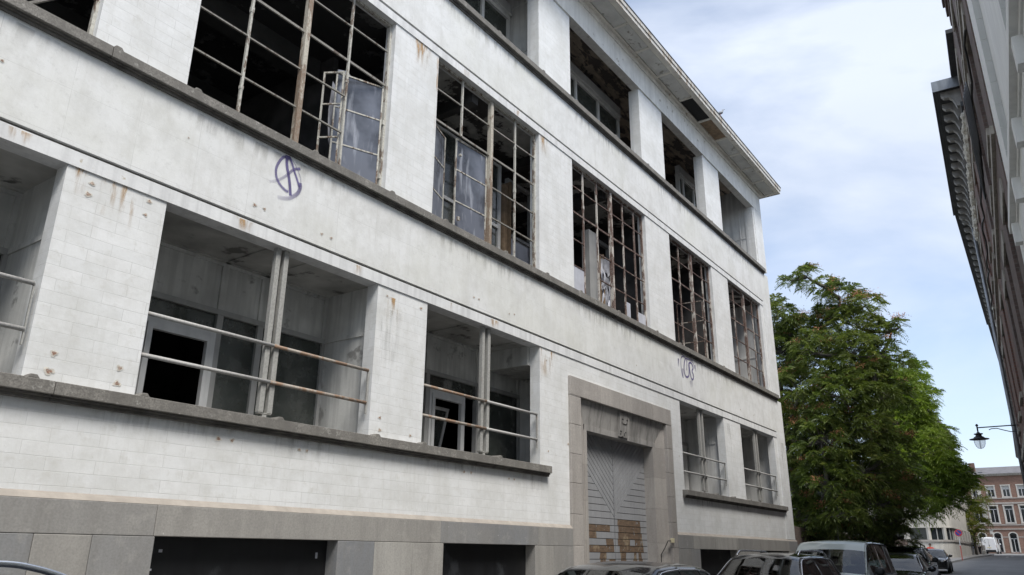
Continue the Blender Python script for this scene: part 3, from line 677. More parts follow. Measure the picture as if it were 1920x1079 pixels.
# first floor inner joinery
b = MB(); Y = 1.2
b.box(8.58, 12.06, Y-.03, Y+.06, 8.12, 8.19); b.box(12.065, 12.15, Y-.03, Y+.06, 6.6, 9.64); b.box(11.27, 11.34, Y-.03, Y+.06, 6.6, 8.119); b.box(9.9, 9.97, Y-.03, Y+.06, 6.6, 8.119)
b.box(8.58, 12.06, Y-.02, Y+.05, 9.58, 9.64)
o = b.build('inner_window_frame', MT['frame_w'], FB)
b = MB(); b.box(8.6, 12.06, Y+.01, Y+.016, 8.19, 9.58); b.box(11.34, 12.06, Y+.01, Y+.016, 6.6, 8.12); b.box(9.97, 11.27, Y+.01, Y+.016, 6.6, 8.12); b.build('pane', MT['glass'], o)
b = MB(); b.box(8.6, 9.9, Y+.01, Y+.016, 6.6, 8.12); b.build('pane', MT['glass_w'], o)
b = MB(); b.box(12.4, 12.47, Y-.03, Y+.06, 6.6, 9.46); b.box(13.28, 13.35, Y-.03, Y+.06, 6.6, 9.46); b.box(12.47, 13.28, Y-.03, Y+.06, 9.39, 9.46); b.box(12.47, 13.28, Y-.03, Y+.06, 8.1, 8.16); b.box(14.2, 14.27, Y-.03, Y+.06, 6.6, 9.46)
o = b.build('inner_door_frame', MT['frame_g'], FB)
b = MB(); b.box(12.47, 13.28, Y+.01, Y+.016, 6.6, 8.1); b.box(13.35, 14.2, Y+.01, Y+.016, 6.6, 8.1); b.build('pane', MT['glass_w'], o)
b = MB(); b.box(12.18, 12.3, Y-.1, Y, 6.6, 9.2); b.box(12.33, 12.37, Y-.15, Y, 6.6, 9.3); b.box(15.62, 15.68, .7, .8, 6.6, 8.6); b.box(15.9, 15.95, .75, .85, 6.6, 8.7)
b.build('torn_door_post', MT['wood'], FB)
b = MB(); b.box(14.95, 15.42, .6, .8, 6.6, 9.0); b.build('inner_column', MT['frame_g'], FB)
def rag(x0, y0, z1, wd_, h, mat, name='torn_curtain'):
    b = MB(); n = 7; m_ = 9
    for j in range(m_+1):
        for i in range(n+1):
            t = i/n; b.v.append((x0+wd_*t+.03*math.sin(j*1.3), y0+.05*math.sin(t*15)+.03*math.sin(j), z1-h*j/m_*(1+.25*math.sin(t*9+x0))))
    for j in range(m_):
        for i in range(n):
            if random.random() < .10: continue
            q = j*(n+1)+i; b.f.append((q, q+1, q+n+2, q+n+1)); b.mi.append(0)
    return b.build(name, mat, FB, smooth=True, fix=False)
rag(15.95, .75, 8.6, .3, 1.3, MT['curtain']); rag(15.65, .7, 8.5, .2, 1.0, MT['curtain']); rag(16.35, 1.1, 8.6, .6, 1.6, MT['curtain'])
rag(6.8, .55, 8.9, .85, 2.2, MT['curtain'], 'net_curtain'); rag(9.9, .5, 8.6, .35, 1.7, MT['curtain'], 'net_curtain')
b = MB(); b.box(15.9, 17.3, Y-.03, Y+.06, 9.3, 9.4); b.box(16.1, 16.17, Y-.03, Y+.06, 6.6, 9.3); b.box(17.0, 17.07, Y-.03, Y+.06, 6.6, 9.3); b.box(18.3, 18.37, 1.6, 1.7, 6.6, 9.6); b.box(20.2, 20.27, 1.6, 1.7, 6.6, 9.6); b.box(18.37, 21.45, 1.6, 1.7, 9.5, 9.6); b.box(18.37, 21.45, 1.6, 1.7, 8.0, 8.06)
b.build('inner_window_frame', MT['frame_g'], FB)
b = MB(); b.box(18.3, 21.45, 1.64, 1.65, 6.6, 9.5); b.build('pane', MT['glass'], FB)

# ---- second floor: open loggias with set back windows
cl = MB(); cl.box(-6, 26.74, T, 7.99, 14.5, 14.59); cl.build('second_floor_ceiling', MT['peel2'], FB)
Y = 1.2
def upper(a, b_, zt, mulls, parent=FB, side=None):
    b = MB(); b.box(a, b_, Y-.06, Y+.08, zt, zt+.09); b.box(a, b_-.03, Y-.10, Y+.06, zt+.095, zt+.40); b.box(a, b_-.02, Y-.13, Y-.101, zt+.09, zt+.14)
    for x_ in mulls: b.box(x_-.045, x_+.045, Y-.05, Y+.07, 11.2, zt-.001)
    o = b.build('inner_window_frame', MT['frame_w'], FB)
    g = MB(); ms = sorted(mulls)
    for u, v in zip(ms[:-1], ms[1:]): g.box(u+.045, v-.045, Y, Y+.006, 11.2, zt-.001)
    g.build('pane', MT['glass'], o)
upper(13.3, 17.95, 13.66, (13.4, 15.45, 16.68, 17.88))
MB().box(17.97, 22.0, 1.9, 2.0, 13.55, 13.7).build('inner_beam', MT['frame_g'], FB)
upper(22.15, 25.0, 13.66, (22.2, 22.55, 23.45, 24.4, 24.96))
upper(8.6, 12.38, 13.62, (8.7, 10.4, 11.34, 12.34))
sw = MB(); sw.box(12.42, 12.52, T, 2.0, 11.2, 14.3); sw.box(12.40, 12.42, .5, 1.1, 13.95, 14.02); sw.box(12.405, 12.42, .4, 1.16, 12.6, 12.62)
sw.box(26.12, 26.22, T, 2.4, 11.2, 14.5); sw.box(26.10, 26.12, T+.1, 1.6, 12.55, 12.57); sw.box(26.10, 26.12, .5, .53, 11.2, 14.1); sw.box(24.97, 26.12, 1.25, 1.35, 11.2, 14.2)
sw.build('inner_wall', MT['plaster_wh'], FB)
jm = MB()
for a, b_ in O2[1:]:
    jm.box(b_+.001, b_+.14, .22, .30, 11.42, 13.749); 
jm.build('inner_jamb', MT['frame_w'], FB)

# ---- marks on the wall: rust runs, grime, chipped fixing holes, graffiti
def run(x, z, w_, h, mat, y=-.0035, name='rust_run'):
    b = MB(); b.v = [(x-w_/2, y, z), (x+w_/2, y, z), (x+w_/2*.8, y, z-h), (x-w_/2*.8, y, z-h)]; b.f = [(0, 1, 2, 3)]; b.mi = [0]
    b.uv = {0: (-1, 1), 1: (1, 1), 2: (1, 0), 3: (-1, 0)}
    return b.build(name, mat, FB, fix=False)
for (x_, z_, w_, h) in ((3.24, 5.33, .16, .30), (3.54, 5.33, .20, .42), (3.78, 5.33, .26, .48), (8.2, 9.93, .55, .5), (12.05, 9.93, .3, .45), (8.62, 9.9, .06, 1.6), (12.1, 5.31, .6, .55), (7.9, 5.2, .3, .5)):
    run(x_, z_, w_, h, MT['rust'])
for (x_, z_, w_, h) in ((2.2, 2.94, 1.6, .22), (4.6, 2.94, 2.2, .2), (6.5, 2.94, 1.4, .28), (9.5, 2.94, 2, .2), (11.6, 2.94, .8, .35), (19.5, 2.94, 1.8, .25), (22.5, 2.94, 2, .25), (21.8, 5.2, .5, .9), (7.85, 5.0, .5, 1.1), (26.6, 5.2, .6, 1.2)):
    run(x_, z_, w_, h, MT['grime'], -.0035 if x_ < 26.2 else -.034, 'grime_run')
for (x_, z_, w_, h) in ((1.5, 6.58, 3, .3), (5.5, 6.58, 4, .25), (10, 6.58, 4, .3), (15, 6.58, 5, .35), (21, 6.58, 5, .3), (10, 11.22, 4, .3), (14.5, 11.22, 4, .35), (19, 11.22, 4, .4), (24, 11.22, 4, .4)):
    run(x_, z_, w_, h, MT['grime'], -.0335, 'grime_run')
for (x_, z_) in ((5.2, 5.48), (9.2, 5.48), (10.4, 5.48), (2.6, 5.48), (9.4, 10.06), (11, 10.06), (7.1, 5.48)): run(x_, z_, .25, .15, MT['rust'], -.0215)
def chip(x, z, r, y=0):
    b = MB(); n = 17
    ph = random.uniform(0, 6)
    rr = [r*(.9+.18*math.sin(1.14*i+ph)+random.uniform(-.18, .18)) for i in range(n)]
    vs = [(x+rr[i]*1.25*math.cos(i*2*math.pi/n), y-.004, z+rr[i]*math.sin(i*2*math.pi/n)) for i in range(n)]
    vi = [(x+rr[i]*.72*math.cos(i*2*math.pi/n), y-.006, z+rr[i]*.55*math.sin(i*2*math.pi/n)) for i in range(n)]
    b.add(vs, [tuple(range(n))], 1); b.add(vi, [tuple(range(n))], 0)
    return b.build('fixing_hole', [MT['chip'], MT['chip_rim']], FB)
for (x_, z_, r_) in ((3.36, 5.22, .030), (3.34, 5.09, .034), (3.99, 5.26, .028), (3.97, 5.09, .024), (3.33, 3.39, .034), (3.32, 3.21, .042), (3.99, 3.37, .032), (3.99, 3.21, .036),
                     (7.76, 3.39, .028), (7.77, 3.22, .028), (8.4, 3.22, .024), (7.75, 5.2, .02), (8.5, 5.2, .03), (5.24, 2.80, .036), (5.42, 2.80, .03), (6.4, 2.80, .026), (6.52, 2.80, .022), (9.68, 2.81, .026), (9.86, 2.81, .026), (10.9, 2.8, .022), (11.05, 2.8, .022),
                     (12.14, 3.39, .025), (12.1, 5.1, .02), (12.85, 3.6, .03), (18.1, 3.9, .02), (24.6, 2.7, .03), (24.3, 2.82, .02), (19.4, 2.8, .02)): chip(x_, z_, r_)
for (x_, z_, r_) in ((5.30, 5.72, .028), (5.45, 5.72, .026), (6.4, 5.71, .024), (6.57, 5.71, .024), (9.78, 5.73, .022), (9.92, 5.73, .024), (10.82, 5.70, .02), (10.98, 5.73, .022), (2.3, 6.1, .02), (4.3, 6.2, .012), (22.8, 5.75, .03), (24.0, 5.75, .025), (24.1, 5.8, .02), (15.9, 5.75, .02)): chip(x_, z_, r_, -.03)
def spline(pts, n=8):
    P_ = [pts[0]]+list(pts)+[pts[-1]]; out = []
    for i in range(1, len(P_)-2):
        for k in range(n):
            t = k/n; a, b2, c, d = P_[i-1:i+3]
            out.append(tuple(.5*((2*b2[j])+(-a[j]+c[j])*t+(2*a[j]-5*b2[j]+4*c[j]-d[j])*t*t+(-a[j]+3*b2[j]-3*c[j]+d[j])*t**3) for j in range(len(b2))))
    return out+[tuple(pts[-1])]
def graffiti(strokes, label, y0=-.0345):
    root = None
    for si, (pts, w_, fa_, fb_) in enumerate(strokes):
        q = spline(pts); b = MB(); y = y0-.0006*si
        for i, p in enumerate(q):
            a = q[max(i-1, 0)]; c = q[min(i+1, len(q)-1)]; dx, dz = c[0]-a[0], c[1]-a[1]; l = math.hypot(dx, dz) or 1
            nx, nz_ = -dz/l*w_/2, dx/l*w_/2; t = i/(len(q)-1); al = fa_+(fb_-fa_)*t
            for k, s_ in enumerate((-1, 0, 1)): b.v.append((p[0]+nx*s_*1.08, y, p[1]+nz_*s_*1.08)); b.uv[len(b.v)-1] = (al, s_)
        for i in range(len(q)-1):
            for k in (0, 1): b.f.append((3*i+k, 3*i+k+1, 3*i+k+4, 3*i+k+3)); b.mi.append(0)
        o = b.build('graffiti_stroke' if root else 'graffiti_tag', MT['spray'], root or FB, fix=False)
        if not root: root = o; root['label'] = label
graffiti([([(5.71, 6.60), (5.70, 6.52), (5.72, 6.42), (5.75, 6.34), (5.785, 6.22), (5.82, 6.06)], .052, 1, .95), ([(5.69, 6.57), (5.64, 6.55), (5.585, 6.46), (5.55, 6.35), (5.56, 6.25), (5.60, 6.18), (5.66, 6.13), (5.73, 6.10), (5.78, 6.10)], .045, .8, .75),
          ([(5.47, 6.12), (5.58, 6.18), (5.67, 6.26), (5.75, 6.35), (5.80, 6.42), (5.86, 6.47), (5.93, 6.50)], .042, .15, .9), ([(5.72, 6.60), (5.78, 6.53), (5.84, 6.42), (5.90, 6.32), (5.945, 6.23)], .036, 1, .9),
          ([(5.95, 6.30), (5.96, 6.23), (5.93, 6.14), (5.88, 6.08), (5.81, 6.02), (5.72, 5.98), (5.62, 5.96)], .062, .9, .2), ([(5.73, 6.60), (5.82, 6.54), (5.9, 6.45), (5.95, 6.36), (5.965, 6.27)], .014, .5, .5), ([(5.705, 6.60), (5.71, 6.55)], .09, 1, .9)],
         'violet spray painted letter A in a circle')
graffiti([([(18.37, 6.42), (18.34, 6.20)], .09, .9, .1), ([(19.45, 6.46), (19.50, 6.28)], .07, .9, .1), ([(18.60, 5.95), (18.53, 6.07), (18.50, 6.24), (18.53, 6.44), (18.63, 6.53), (18.80, 6.54)], .04, .9, .7), ([(18.82, 6.52), (18.72, 6.34), (18.69, 6.15), (18.75, 6.04), (18.86, 6.02), (18.98, 6.08), (19.02, 6.21), (19.02, 6.36), (19.04, 6.43)], .055, .9, 1),
          ([(18.91, 6.50), (18.90, 6.38), (18.86, 6.2)], .045, .9, .6), ([(18.82, 6.52), (19.0, 6.53), (19.21, 6.54), (19.34, 6.49), (19.42, 6.35)], .04, .9, .5), ([(19.04, 6.43), (19.17, 6.47), (19.27, 6.42), (19.30, 6.34), (19.22, 6.25), (19.29, 6.16), (19.27, 6.05), (19.17, 6.02), (19.10, 6.12), (19.06, 6.30), (19.05, 6.42)], .055, 1, .9), ([(19.1, 5.97), (19.15, 5.8)], .22, .35, .05), ([(18.60, 6.2), (18.58, 5.98)], .07, .6, .5)],
         'violet spray painted bubble letters UB')

# ================================================================== right-hand row of houses
MT['brick_d'] = m_brick('dark_brick', (.18, .125, .108), (.12, .085, .075), (.17, .15, .13), dirt=(.10, .075, .065), dth=.48)
MT['brick_r'] = m_brick('red_brick', (.22, .105, .08), (.15, .08, .062), (.17, .15, .13), dirt=(.12, .09, .07), dth=.5)
MT['brick_f'] = m_brick('pale_red_brick', (.29, .165, .12), (.215, .125, .095), (.26, .20, .155), w=.3, h=.1, dirt=(.20, .125, .085), dth=.48)
MT['white_r'] = m_simple('white_stucco', (.76, .77, .75), .06, 1.5, .7, .15, .1)
MT['grey_r'] = m_simple('grey_stucco_tiles', (.52, .53, .51), .08, 2, .7, .15)
MT['stone_r'] = m_simple('aged_trim_stone', (.34, .32, .28), .3, 5, .85, .35, .4)
MT['stone_l'] = m_simple('pale_limestone', (.52, .50, .455), .12, .7, .85, .22, .2, island=.12)
MT['ornate'] = m_simple('carved_frieze', (.52, .50, .44), .4, 12, .9, .2, .6)
MT['slate'] = m_simple('slate_roof', (.13, .125, .13), .3, 1.5, .7, .2)
MT['black_gl'] = m_simple('dark_pane', (.02, .024, .026), .3, 2, .12)
MT['bracket'] = m_simple('painted_bracket', (.30, .30, .29), .3, 5, .7, .2)
def house(label, x0, x1, height, floors, wmat, trim, cat='building', depth=8, vo=0.0, name='row_house', base=0):
    """floors: list of (sill z, head z, window width, pitch, first centre); local x runs along the front, local y out into the street"""
    th = math.atan2(ry(x1)-ry(x0), x1-x0); Lh = math.hypot(x1-x0, ry(x1)-ry(x0))
    t = thing(name, label, cat, (x0, ry(x0), gz(x0)*0), th)
    zb = -.1; wb = MB(); z = zb
    wins = []
    for (zs, zh, ww, pitch, c0) in floors:
        wb.box(0, Lh, -.32, vo, z, zs); cs = []; c = c0
        while c+ww/2 < Lh-.2: cs.append(c); c += pitch
        xx = 0
        for c in cs: wb.box(xx, c-ww/2, -.32, vo, zs, zh); xx = c+ww/2; wins.append((c, ww, zs, zh))
        wb.box(xx, Lh, -.32, vo, zs, zh); z = zh
    wb.box(0, Lh, -.32, vo, z, height)
    wb.build('wall', wmat, t, world=False)
    MB().box(0, Lh, -depth, -.33, zb, height-.05).build('core', MT['gap'], t, world=False)
    for (c, ww, zs, zh) in wins:
        b = MB(); f_ = .07
        b.box(c-ww/2+.002, c-ww/2+f_, -.25, -.18, zs+.002, zh-.002); b.box(c+ww/2-f_, c+ww/2-.002, -.25, -.18, zs+.002, zh-.002); b.box(c-ww/2+f_, c+ww/2-f_, -.25, -.18, zh-f_, zh-.002)
        b.box(c-ww/2+f_, c+ww/2-f_, -.25, -.18, zs+.002, zs+f_); b.box(c-.03, c+.03, -.25, -.18, zs+f_, zh-f_)
        o = b.build('window', trim if trim is not MT['stone_r'] else MT['frame_g'], t, world=False)
        MB().box(c-ww/2+f_, c+ww/2-f_, -.24, -.23, zs+f_, zh-f_).build('pane', MT['black_gl'], o, world=False)
        s_ = MB(); s_.box(c-ww/2-.12, c+ww/2+.12, vo+.001, vo+.055, zs-.14, zs-.01); s_.build('window_sill', trim, t, world=False)
        h_ = MB(); h_.box(c-ww/2-.2, c+ww/2+.2, vo+.001, vo+.028, zh+.01, zh+.26); h_.build('window_head', trim, t, world=False)
    return t, Lh
def cornice(t, L0, L1, z, out, hgt, pitch, mat, bmat, soff=None, n_end=None, vo=0):
    c = MB(); c.box(L0, L1, vo, out, z-.11, z); c.box(L0+.03, L1-.03, vo, out-.06, z-.18, z-.111); c.box(L0+.03, L1-.03, vo, out-.12, z-.24, z-.181); c.box(L0, L1, vo+.001, vo+.06, z-hgt-.12, z-hgt)
    o = c.build('cornice', mat, t, world=False)
    x = L0+.25
    d = out-.16
    while x < L1-.2:
        prof = [(vo+.001, z-.241), (vo+d, z-.241), (vo+d, z-.33), (vo+d*.86, z-.41), (vo+d*.62, z-.42), (vo+d*.45, z-.50), (vo+d*.30, z-.42-hgt*.45), (vo+.14, z-hgt*.98), (vo+.001, z-hgt)]
        b = MB(); b.prism(prof, 'x', x-.07, x+.07); b.build('scroll_bracket', bmat, o, world=False, bevel=.008); x += pitch
    return o
# white house next to the camera
th_, L_ = house('white stucco town house at the right edge with stepped pilasters and a ledge', -16, 12.4, 5.9, [(1.1, 3.4, 1.1, 2.6, 1.6)], MT['white_r'], MT['white_r'])
ub = MB(); LL = L_
ub.box(0, LL-3.1, -.5, -.30, 5.9, 11.8); ub.box(LL-3.1, LL-.8, -.5, -.11, 5.9, 11.8); ub.box(LL-.8, LL, -.5, -.02, 5.9, 12.2)
ub.build('upper_wall', MT['white_r'], th_, world=False)
# shallow stone courses on the returns
for (xa, ya, yb) in ((LL-.802, -.108, -.024), (LL-3.102, -.298, -.112)):
    for k in range(16): MB().box(xa-.006, xa, ya, yb, 6.2+k*.36, 6.55+k*.36).build('return_course', MT['grey_r'], th_, world=False)
lg = MB(); lg.box(-.0, LL, -.28, .02, 5.901, 5.98); lg.box(0, LL, -.28, .09, 5.981, 6.10); lg.build('ledge', MT['white_r'], th_, world=False)
for k in range(12):
    MB().box(LL-.5-k*1.55-.16, LL-.5-k*1.55, .0, .085, 5.62, 5.899).build('ledge_block', MT['white_r'], th_, world=False)
for k in range(5): MB().box(LL-4.6-k*2.6, LL-3.5-k*2.6, -.299, -.26, 7.0, 9.6).build('blind_window', MT['grey_r'], th_, world=False)
# dark brick house with corbelled top
t2, L2 = house('dark brick house with stone string courses between the white house and the cornice', 12.41, 19.85, 13.0, [(1.2, 3.6, 1.1, 2.35, 1.4), (4.9, 6.9, 1.05, 2.35, 1.4), (8.1, 10.2, 1.05, 2.35, 1.4), (11.0, 12.3, .9, 2.35, 1.4)], MT['brick_d'], MT['stone_r'])
for z_ in (4.3, 7.6, 10.6): MB().box(0, L2, .001, .05, z_, z_+.14).build('string_course', MT['stone_r'], t2, world=False)
MB().box(5.45, L2-.01, -.5, .14, 13.0, 13.1).build('gutter', MT['zinc_d'], t2, world=False)
cb = MB()
for k in range(5): cb.box(0, 5.2-.12*k, -.5, .02+.045*k, 13.0+.18*k, 13.18+.18*k)
cb.box(0, 4.4, -.5, .16, 13.9, 15.4); cb.build('corbelled_parapet', MT['brick_d'], t2, world=False)
# brick house with the big bracketed cornice
t3, L3 = house('brick house under a heavy dark cornice carried on scroll brackets', 19.86, 28.99, 12.9, [(1.3, 3.7, 1.1, 2.9, 1.7), (5.2, 7.5, 1.1, 2.9, 1.7), (8.9, 11.0, 1.1, 2.9, 1.7)], MT['brick_r'], MT['stone_r'])
c3 = cornice(t3, 0, L3, 13.0, .60, .72, .62, MT['zinc_d'], MT['bracket'])
MB().box(-.012, -.001, .001, .60, 12.72, 13.01).build('cornice_end', MT['zinc'], c3, world=False)
def frieze(t, L0, L1, z, n, vo=0):
    b = MB(); rr = random.Random(3)
    b.box(L0, L1, vo+.001, vo+.03, z-.35, z+.12)
    for i in range(n):
        x = L0+(L1-L0)*(i+.5)/n; s_ = (L1-L0)/n
        for k in range(5):
            cx, cz, r_ = x+rr.uniform(-.4, .4)*s_, z-.1+rr.uniform(-.2, .15), rr.uniform(.07, .15)
            b.lathe([(.001, -.02), (r_, 0), (r_*.8, r_*.5), (.001, r_*.8)], (cx, vo+.03, cz), None, 7, axis='y')
    b.build('carved_frieze', MT['ornate'], t, world=False)
frieze(t3, .1, L3-.1, 11.95, 16)
for z_ in (4.4, 8.1): MB().box(0, L3, .001, .06, z_, z_+.16).build('string_course', MT['stone_r'], t3, world=False)
# further houses
t4, L4 = house('brick house with pale panels and a slim dark eave further along on the right', 29.0, 45.0, 12.9, [(1.4, 3.8, 1.1, 2.3, 1.5), (5.2, 7.5, 1.1, 2.3, 1.5), (8.9, 11.1, 1.1, 2.3, 1.5)], MT['brick_r'], MT['stone_l'])
cornice(t4, 0, L4, 13.0, .55, .6, .8, MT['zinc_d'], MT['bracket']); frieze(t4, .1, L4-.1, 12.0, 22)
t5, L5 = house('dark house with a thin gutter beyond the pale panelled brick one', 45.01, 62.0, 12.8, [(1.4, 3.8, 1.1, 2.4, 1.5), (5.2, 7.4, 1.1, 2.4, 1.5), (8.8, 10.9, 1.1, 2.4, 1.5)], MT['brick_d'], MT['stone_r'])
cornice(t5, 0, L5, 13.0, .50, .5, 1.2, MT['zinc_d'], MT['bracket'])
t6, L6 = house('soot grey house at the far bend of the street on the right', 62.01, 84.0, 12.9, [(1.9, 4.2, 1.1, 2.5, 1.5), (5.6, 7.8, 1.1, 2.5, 1.5), (9.1, 11.2, 1.1, 2.5, 1.5)], MT['stone_r'], MT['stone_r'])
cornice(t6, 0, L6, 13.05, .48, .5, 1.4, MT['zinc_d'], MT['bracket'])
t7, L7 = house('last house on the right before the brick building across the end', 84.01, 111.0, 12.9, [(2.9, 5.2, 1.1, 2.6, 1.5), (6.6, 8.8, 1.1, 2.6, 1.5), (10, 12, 1.1, 2.6, 1.5)], MT['brick_d'], MT['stone_r'])
cornice(t7, 0, L7, 13.05, .45, .5, 1.6, MT['zinc_d'], MT['bracket'])
# cables and drainpipes on the fronts
def onwall(x, v, z): return (x, ry(x)+v, z)
pts = [onwall(12.6+i*.55, .07+.03*math.sin(i*1.7), 9.6+.12*math.sin(i*.9)-i*.02) for i in range(30)]
tag(MB().tube(pts, .022, 6).build('facade_cable', MT['black'], smooth=True), 'black cable strung along the dark brick fronts on the right', 'cable')
coil = MB()
for k in range(5):
    a0 = random.uniform(0, 1); cx_ = 15.0+.08*k
    coil.tube([onwall(cx_+.38*math.cos(a)*(1+.1*math.sin(3*a+k)), .1+.015*k, 9.25+(.75+.08*k)*math.sin(a)-.1*k) for a in np.linspace(0, 6.28, 22)], .016, 5, cap=False)
tag(coil.build('cable_coil', MT['black'], smooth=True), 'hanging coil of black cable on the dark brick front', 'cable')
for xx, mt_, lb in ((28.85, MT['zinc'], 'grey drainpipe at the end of the bracketed cornice house'), (61.8, MT['zinc_d'], 'dark drainpipe at the far end of the thin guttered house')):
    tag(MB().tube([onwall(xx, .09, 12.4), onwall(xx, .09, gz(xx)+.13)], .055, 8).build('drainpipe', mt_, smooth=True), lb, 'drainpipe')
# iron wall lantern
LT = thing('wall_lantern', 'black iron street lantern with glass globe on a wall bracket at right', 'street lamp', (28, -5.68, 5.42))
MT['iron'] = m_simple('black_iron', (.035, .037, .04), .2, 8, .45, 0, 0, .3)
b = MB(); b.tube([(28, -6.76, 5.42), (28, -5.68, 5.42)], .018, 8); b.tube([(28, -6.76, 5.24), (28, -6.55, 5.23), (28, -6.35, 5.30), (28, -6.2, 5.36), (28, -6.05, 5.36), (28, -5.98, 5.33)], .013, 6)
b.tube([(28, -5.68, 5.24), (28, -5.68, 5.48)], .022, 8); b.lathe([(.004, 5.46), (.035, 5.47), (.045, 5.49), (.03, 5.52), (.008, 5.54)], 28, -5.68, 12)
b.build('bracket_arm', MT['iron'], LT, smooth=False)
b = MB(); b.lathe([(.03, 5.28), (.05, 5.27), (.05, 5.25), (.12, 5.24), (.13, 5.22), (.08, 5.20), (.09, 5.16), (.14, 5.13), (.16, 5.10), (.27, 5.075), (.275, 5.06), (.14, 5.06), (.13, 5.05), (.01, 5.05)], 28, -5.68, 24)
b.build('lamp_hood', MT['iron'], LT, smooth=False)
gm = Mt('globe_glass'); gm.done((.75, .78, .80), .1); tr_ = gm.N.new('ShaderNodeBsdfTransparent'); mx_ = gm.N.new('ShaderNodeMixShader'); mx_.inputs[0].default_value = .72
gm.link(gm.b.outputs[0], mx_.inputs[1]); gm.link(tr_.outputs[0], mx_.inputs[2]); gm.link(mx_.outputs[0], gm.N['Material Output'].inputs[0])
b = MB(); b.lathe([(.145, 5.055), (.145, 5.0), (.135, 4.93), (.11, 4.86), (.07, 4.805), (.005, 4.785)], 28, -5.68, 20); b.build('globe', gm.m, LT, smooth=True)
b = MB()
for a in (0, math.pi/2):
    q = [(.150, 5.055), (.150, 5.0), (.14, 4.93), (.115, 4.855), (.072, 4.797), (0, 4.778)]; q = q+[(-r_, z_) for r_, z_ in q[::-1][1:]]
    b.tube([(28+r_*math.cos(a), -5.68+r_*math.sin(a), z_) for r_, z_ in q], .006, 5)
b.build('globe_cage', MT['iron'], LT)

# ================================================================== far end of the street
FAR = thing('brick_school', 'red brick three storey building with pale stone window surrounds closing the street', 'building', (140, 0, gz(140)))
XF = 140.0
wins = []
for i in range(-6, 5):
    cy_ = .62+1.98*i
    wins += [(cy_, .93, 10.25, 11.85, 0), (cy_+.12, 1.05, 6.52, 8.95, 0), (cy_+.18, .92, 2.35, 4.75, 1)]
rows = [(2.35, 4.75, .18, .92), (6.52, 8.95, .12, 1.05), (10.25, 11.85, 0, .93)]
b = MB(); z = 1.9
for zs, zh, off, ww in rows:
    b.box(XF, XF+.4, -16, 12.0, z, zs); yy = -16
    for i in range(-6, 5):
        c = .62+1.98*i+off; b.box(XF, XF+.4, yy, c-ww/2, zs, zh); yy = c+ww/2
    b.box(XF, XF+.4, yy, 12, zs, zh); z = zh
b.box(XF, XF+.4, -16, 12, z, 13.3); b.build('wall', MT['brick_f'], FAR)
B1(XF+.41, XF+12, -16, 12, 1.9, 13.3).build('core', MT['gap'], FAR)
for c, ww, zs, zh, arch in wins:
    s_ = MB(); o_ = .16
    s_.box(XF-.05, XF-.001, c-ww/2-o_, c-ww/2, zs-.02, zh); s_.box(XF-.05, XF-.001, c+ww/2, c+ww/2+o_, zs-.02, zh)
    if arch:
        for k in range(8):
            a0, a1 = math.pi*k/8, math.pi*(k+1)/8; r0, r1 = ww/2, ww/2+o_; zc_ = zh
            s_.prism([(c+r0*math.cos(a0), zc_+r0*math.sin(a0)*.75), (c+r1*math.cos(a0), zc_+r1*math.sin(a0)*.8), (c+r1*math.cos(a1), zc_+r1*math.sin(a1)*.8), (c+r0*math.cos(a1), zc_+r0*math.sin(a1)*.75)], 'x', XF-.05, XF-.002)
    else: s_.box(XF-.07, XF-.001, c-ww/2-o_-.04, c+ww/2+o_+.04, zh, zh+.16); s_.box(XF-.09, XF-.001, c-ww/2-o_-.04, c+ww/2+o_+.04, zs-.14, zs-.021)
    s_.build('window_surround', MT['stone_l'], FAR)
    f_ = MB(); f_.box(XF+.15, XF+.2, c-.035, c+.035, zs, zh-.45); f_.box(XF+.15, XF+.2, c-ww/2, c-ww/2+.07, zs, zh); f_.box(XF+.15, XF+.2, c+ww/2-.07, c+ww/2, zs, zh); f_.box(XF+.15, XF+.2, c-ww/2+.07, c+ww/2-.07, zh-.52, zh-.45); f_.box(XF+.15, XF+.2, c-ww/2+.07, c+ww/2-.07, zs, zs+.07)
    wf = f_.build('window', MT['frame_w'], FAR)
    B1(XF+.17, XF+.18, c-ww/2+.07, c+ww/2-.07, zs+.07, zh-.45).build('pane', MT['black_gl'], wf)
    B1(XF+.17, XF+.18, c-ww/2+.07, c+ww/2-.07, zh-.45, zh).build('blind', MT['grey_r'] if zs > 9 else MT['black_gl'], wf)
    if arch: MB().prism([(c+ww/2*math.cos(math.pi*k/8)*.98, zh+.01+ww/2*.73*math.sin(math.pi*k/8)) for k in range(9)], 'x', XF-.03, XF-.02).build('fanlight', MT['black_gl'], wf)
for z_, h_, o_ in ((9.98, .12, .08), (9.35, .10, .06), (9.22, .12, .10), (6.15, .14, .08), (5.55, .14, .12), (4.45, .10, .06)):
    b = MB()
    if z_ == 4.45:
        for i in range(-6, 4): c0 = .62+1.98*i+.18; b.box(XF-.04, XF-.001, c0+.63, c0+1.98-.63, z_, z_+h_)
    else: b.box(XF-o_, XF-.001, -16, 12, z_, z_+h_)
    b.build('string_course', MT['portal'], FAR)
for k in range(12): B1(XF-.04, XF-.001, 3.55-.05*(k % 2), 3.98, 6.5+k*.28, 6.76+k*.28).build('quoin', MT['stone_l'], FAR)
for k in range(9): B1(XF-.04, XF-.001, 3.9-.05*(k % 2), 4.4, 10.2+k*.28, 10.46+k*.28).build('quoin', MT['stone_l'], FAR)
for k in range(4): B1(XF-.04, XF-.001, 3.3-.1*(k % 2), 3.7, 4.9+k*.16, 5.04+k*.16).build('quoin', MT['stone_l'], FAR)
b = MB(); b.box(XF-.45, XF+.4, -16.2, 12.2, 13.5, 13.62); b.box(XF-.30, XF+.4, -16.1, 12.1, 13.3, 13.499)
for k in range(80): b.box(XF-.42, XF-.301, -16+k*.35, -16+k*.35+.16, 13.36, 13.499)
b.build('eaves', MT['stone_r'], FAR)
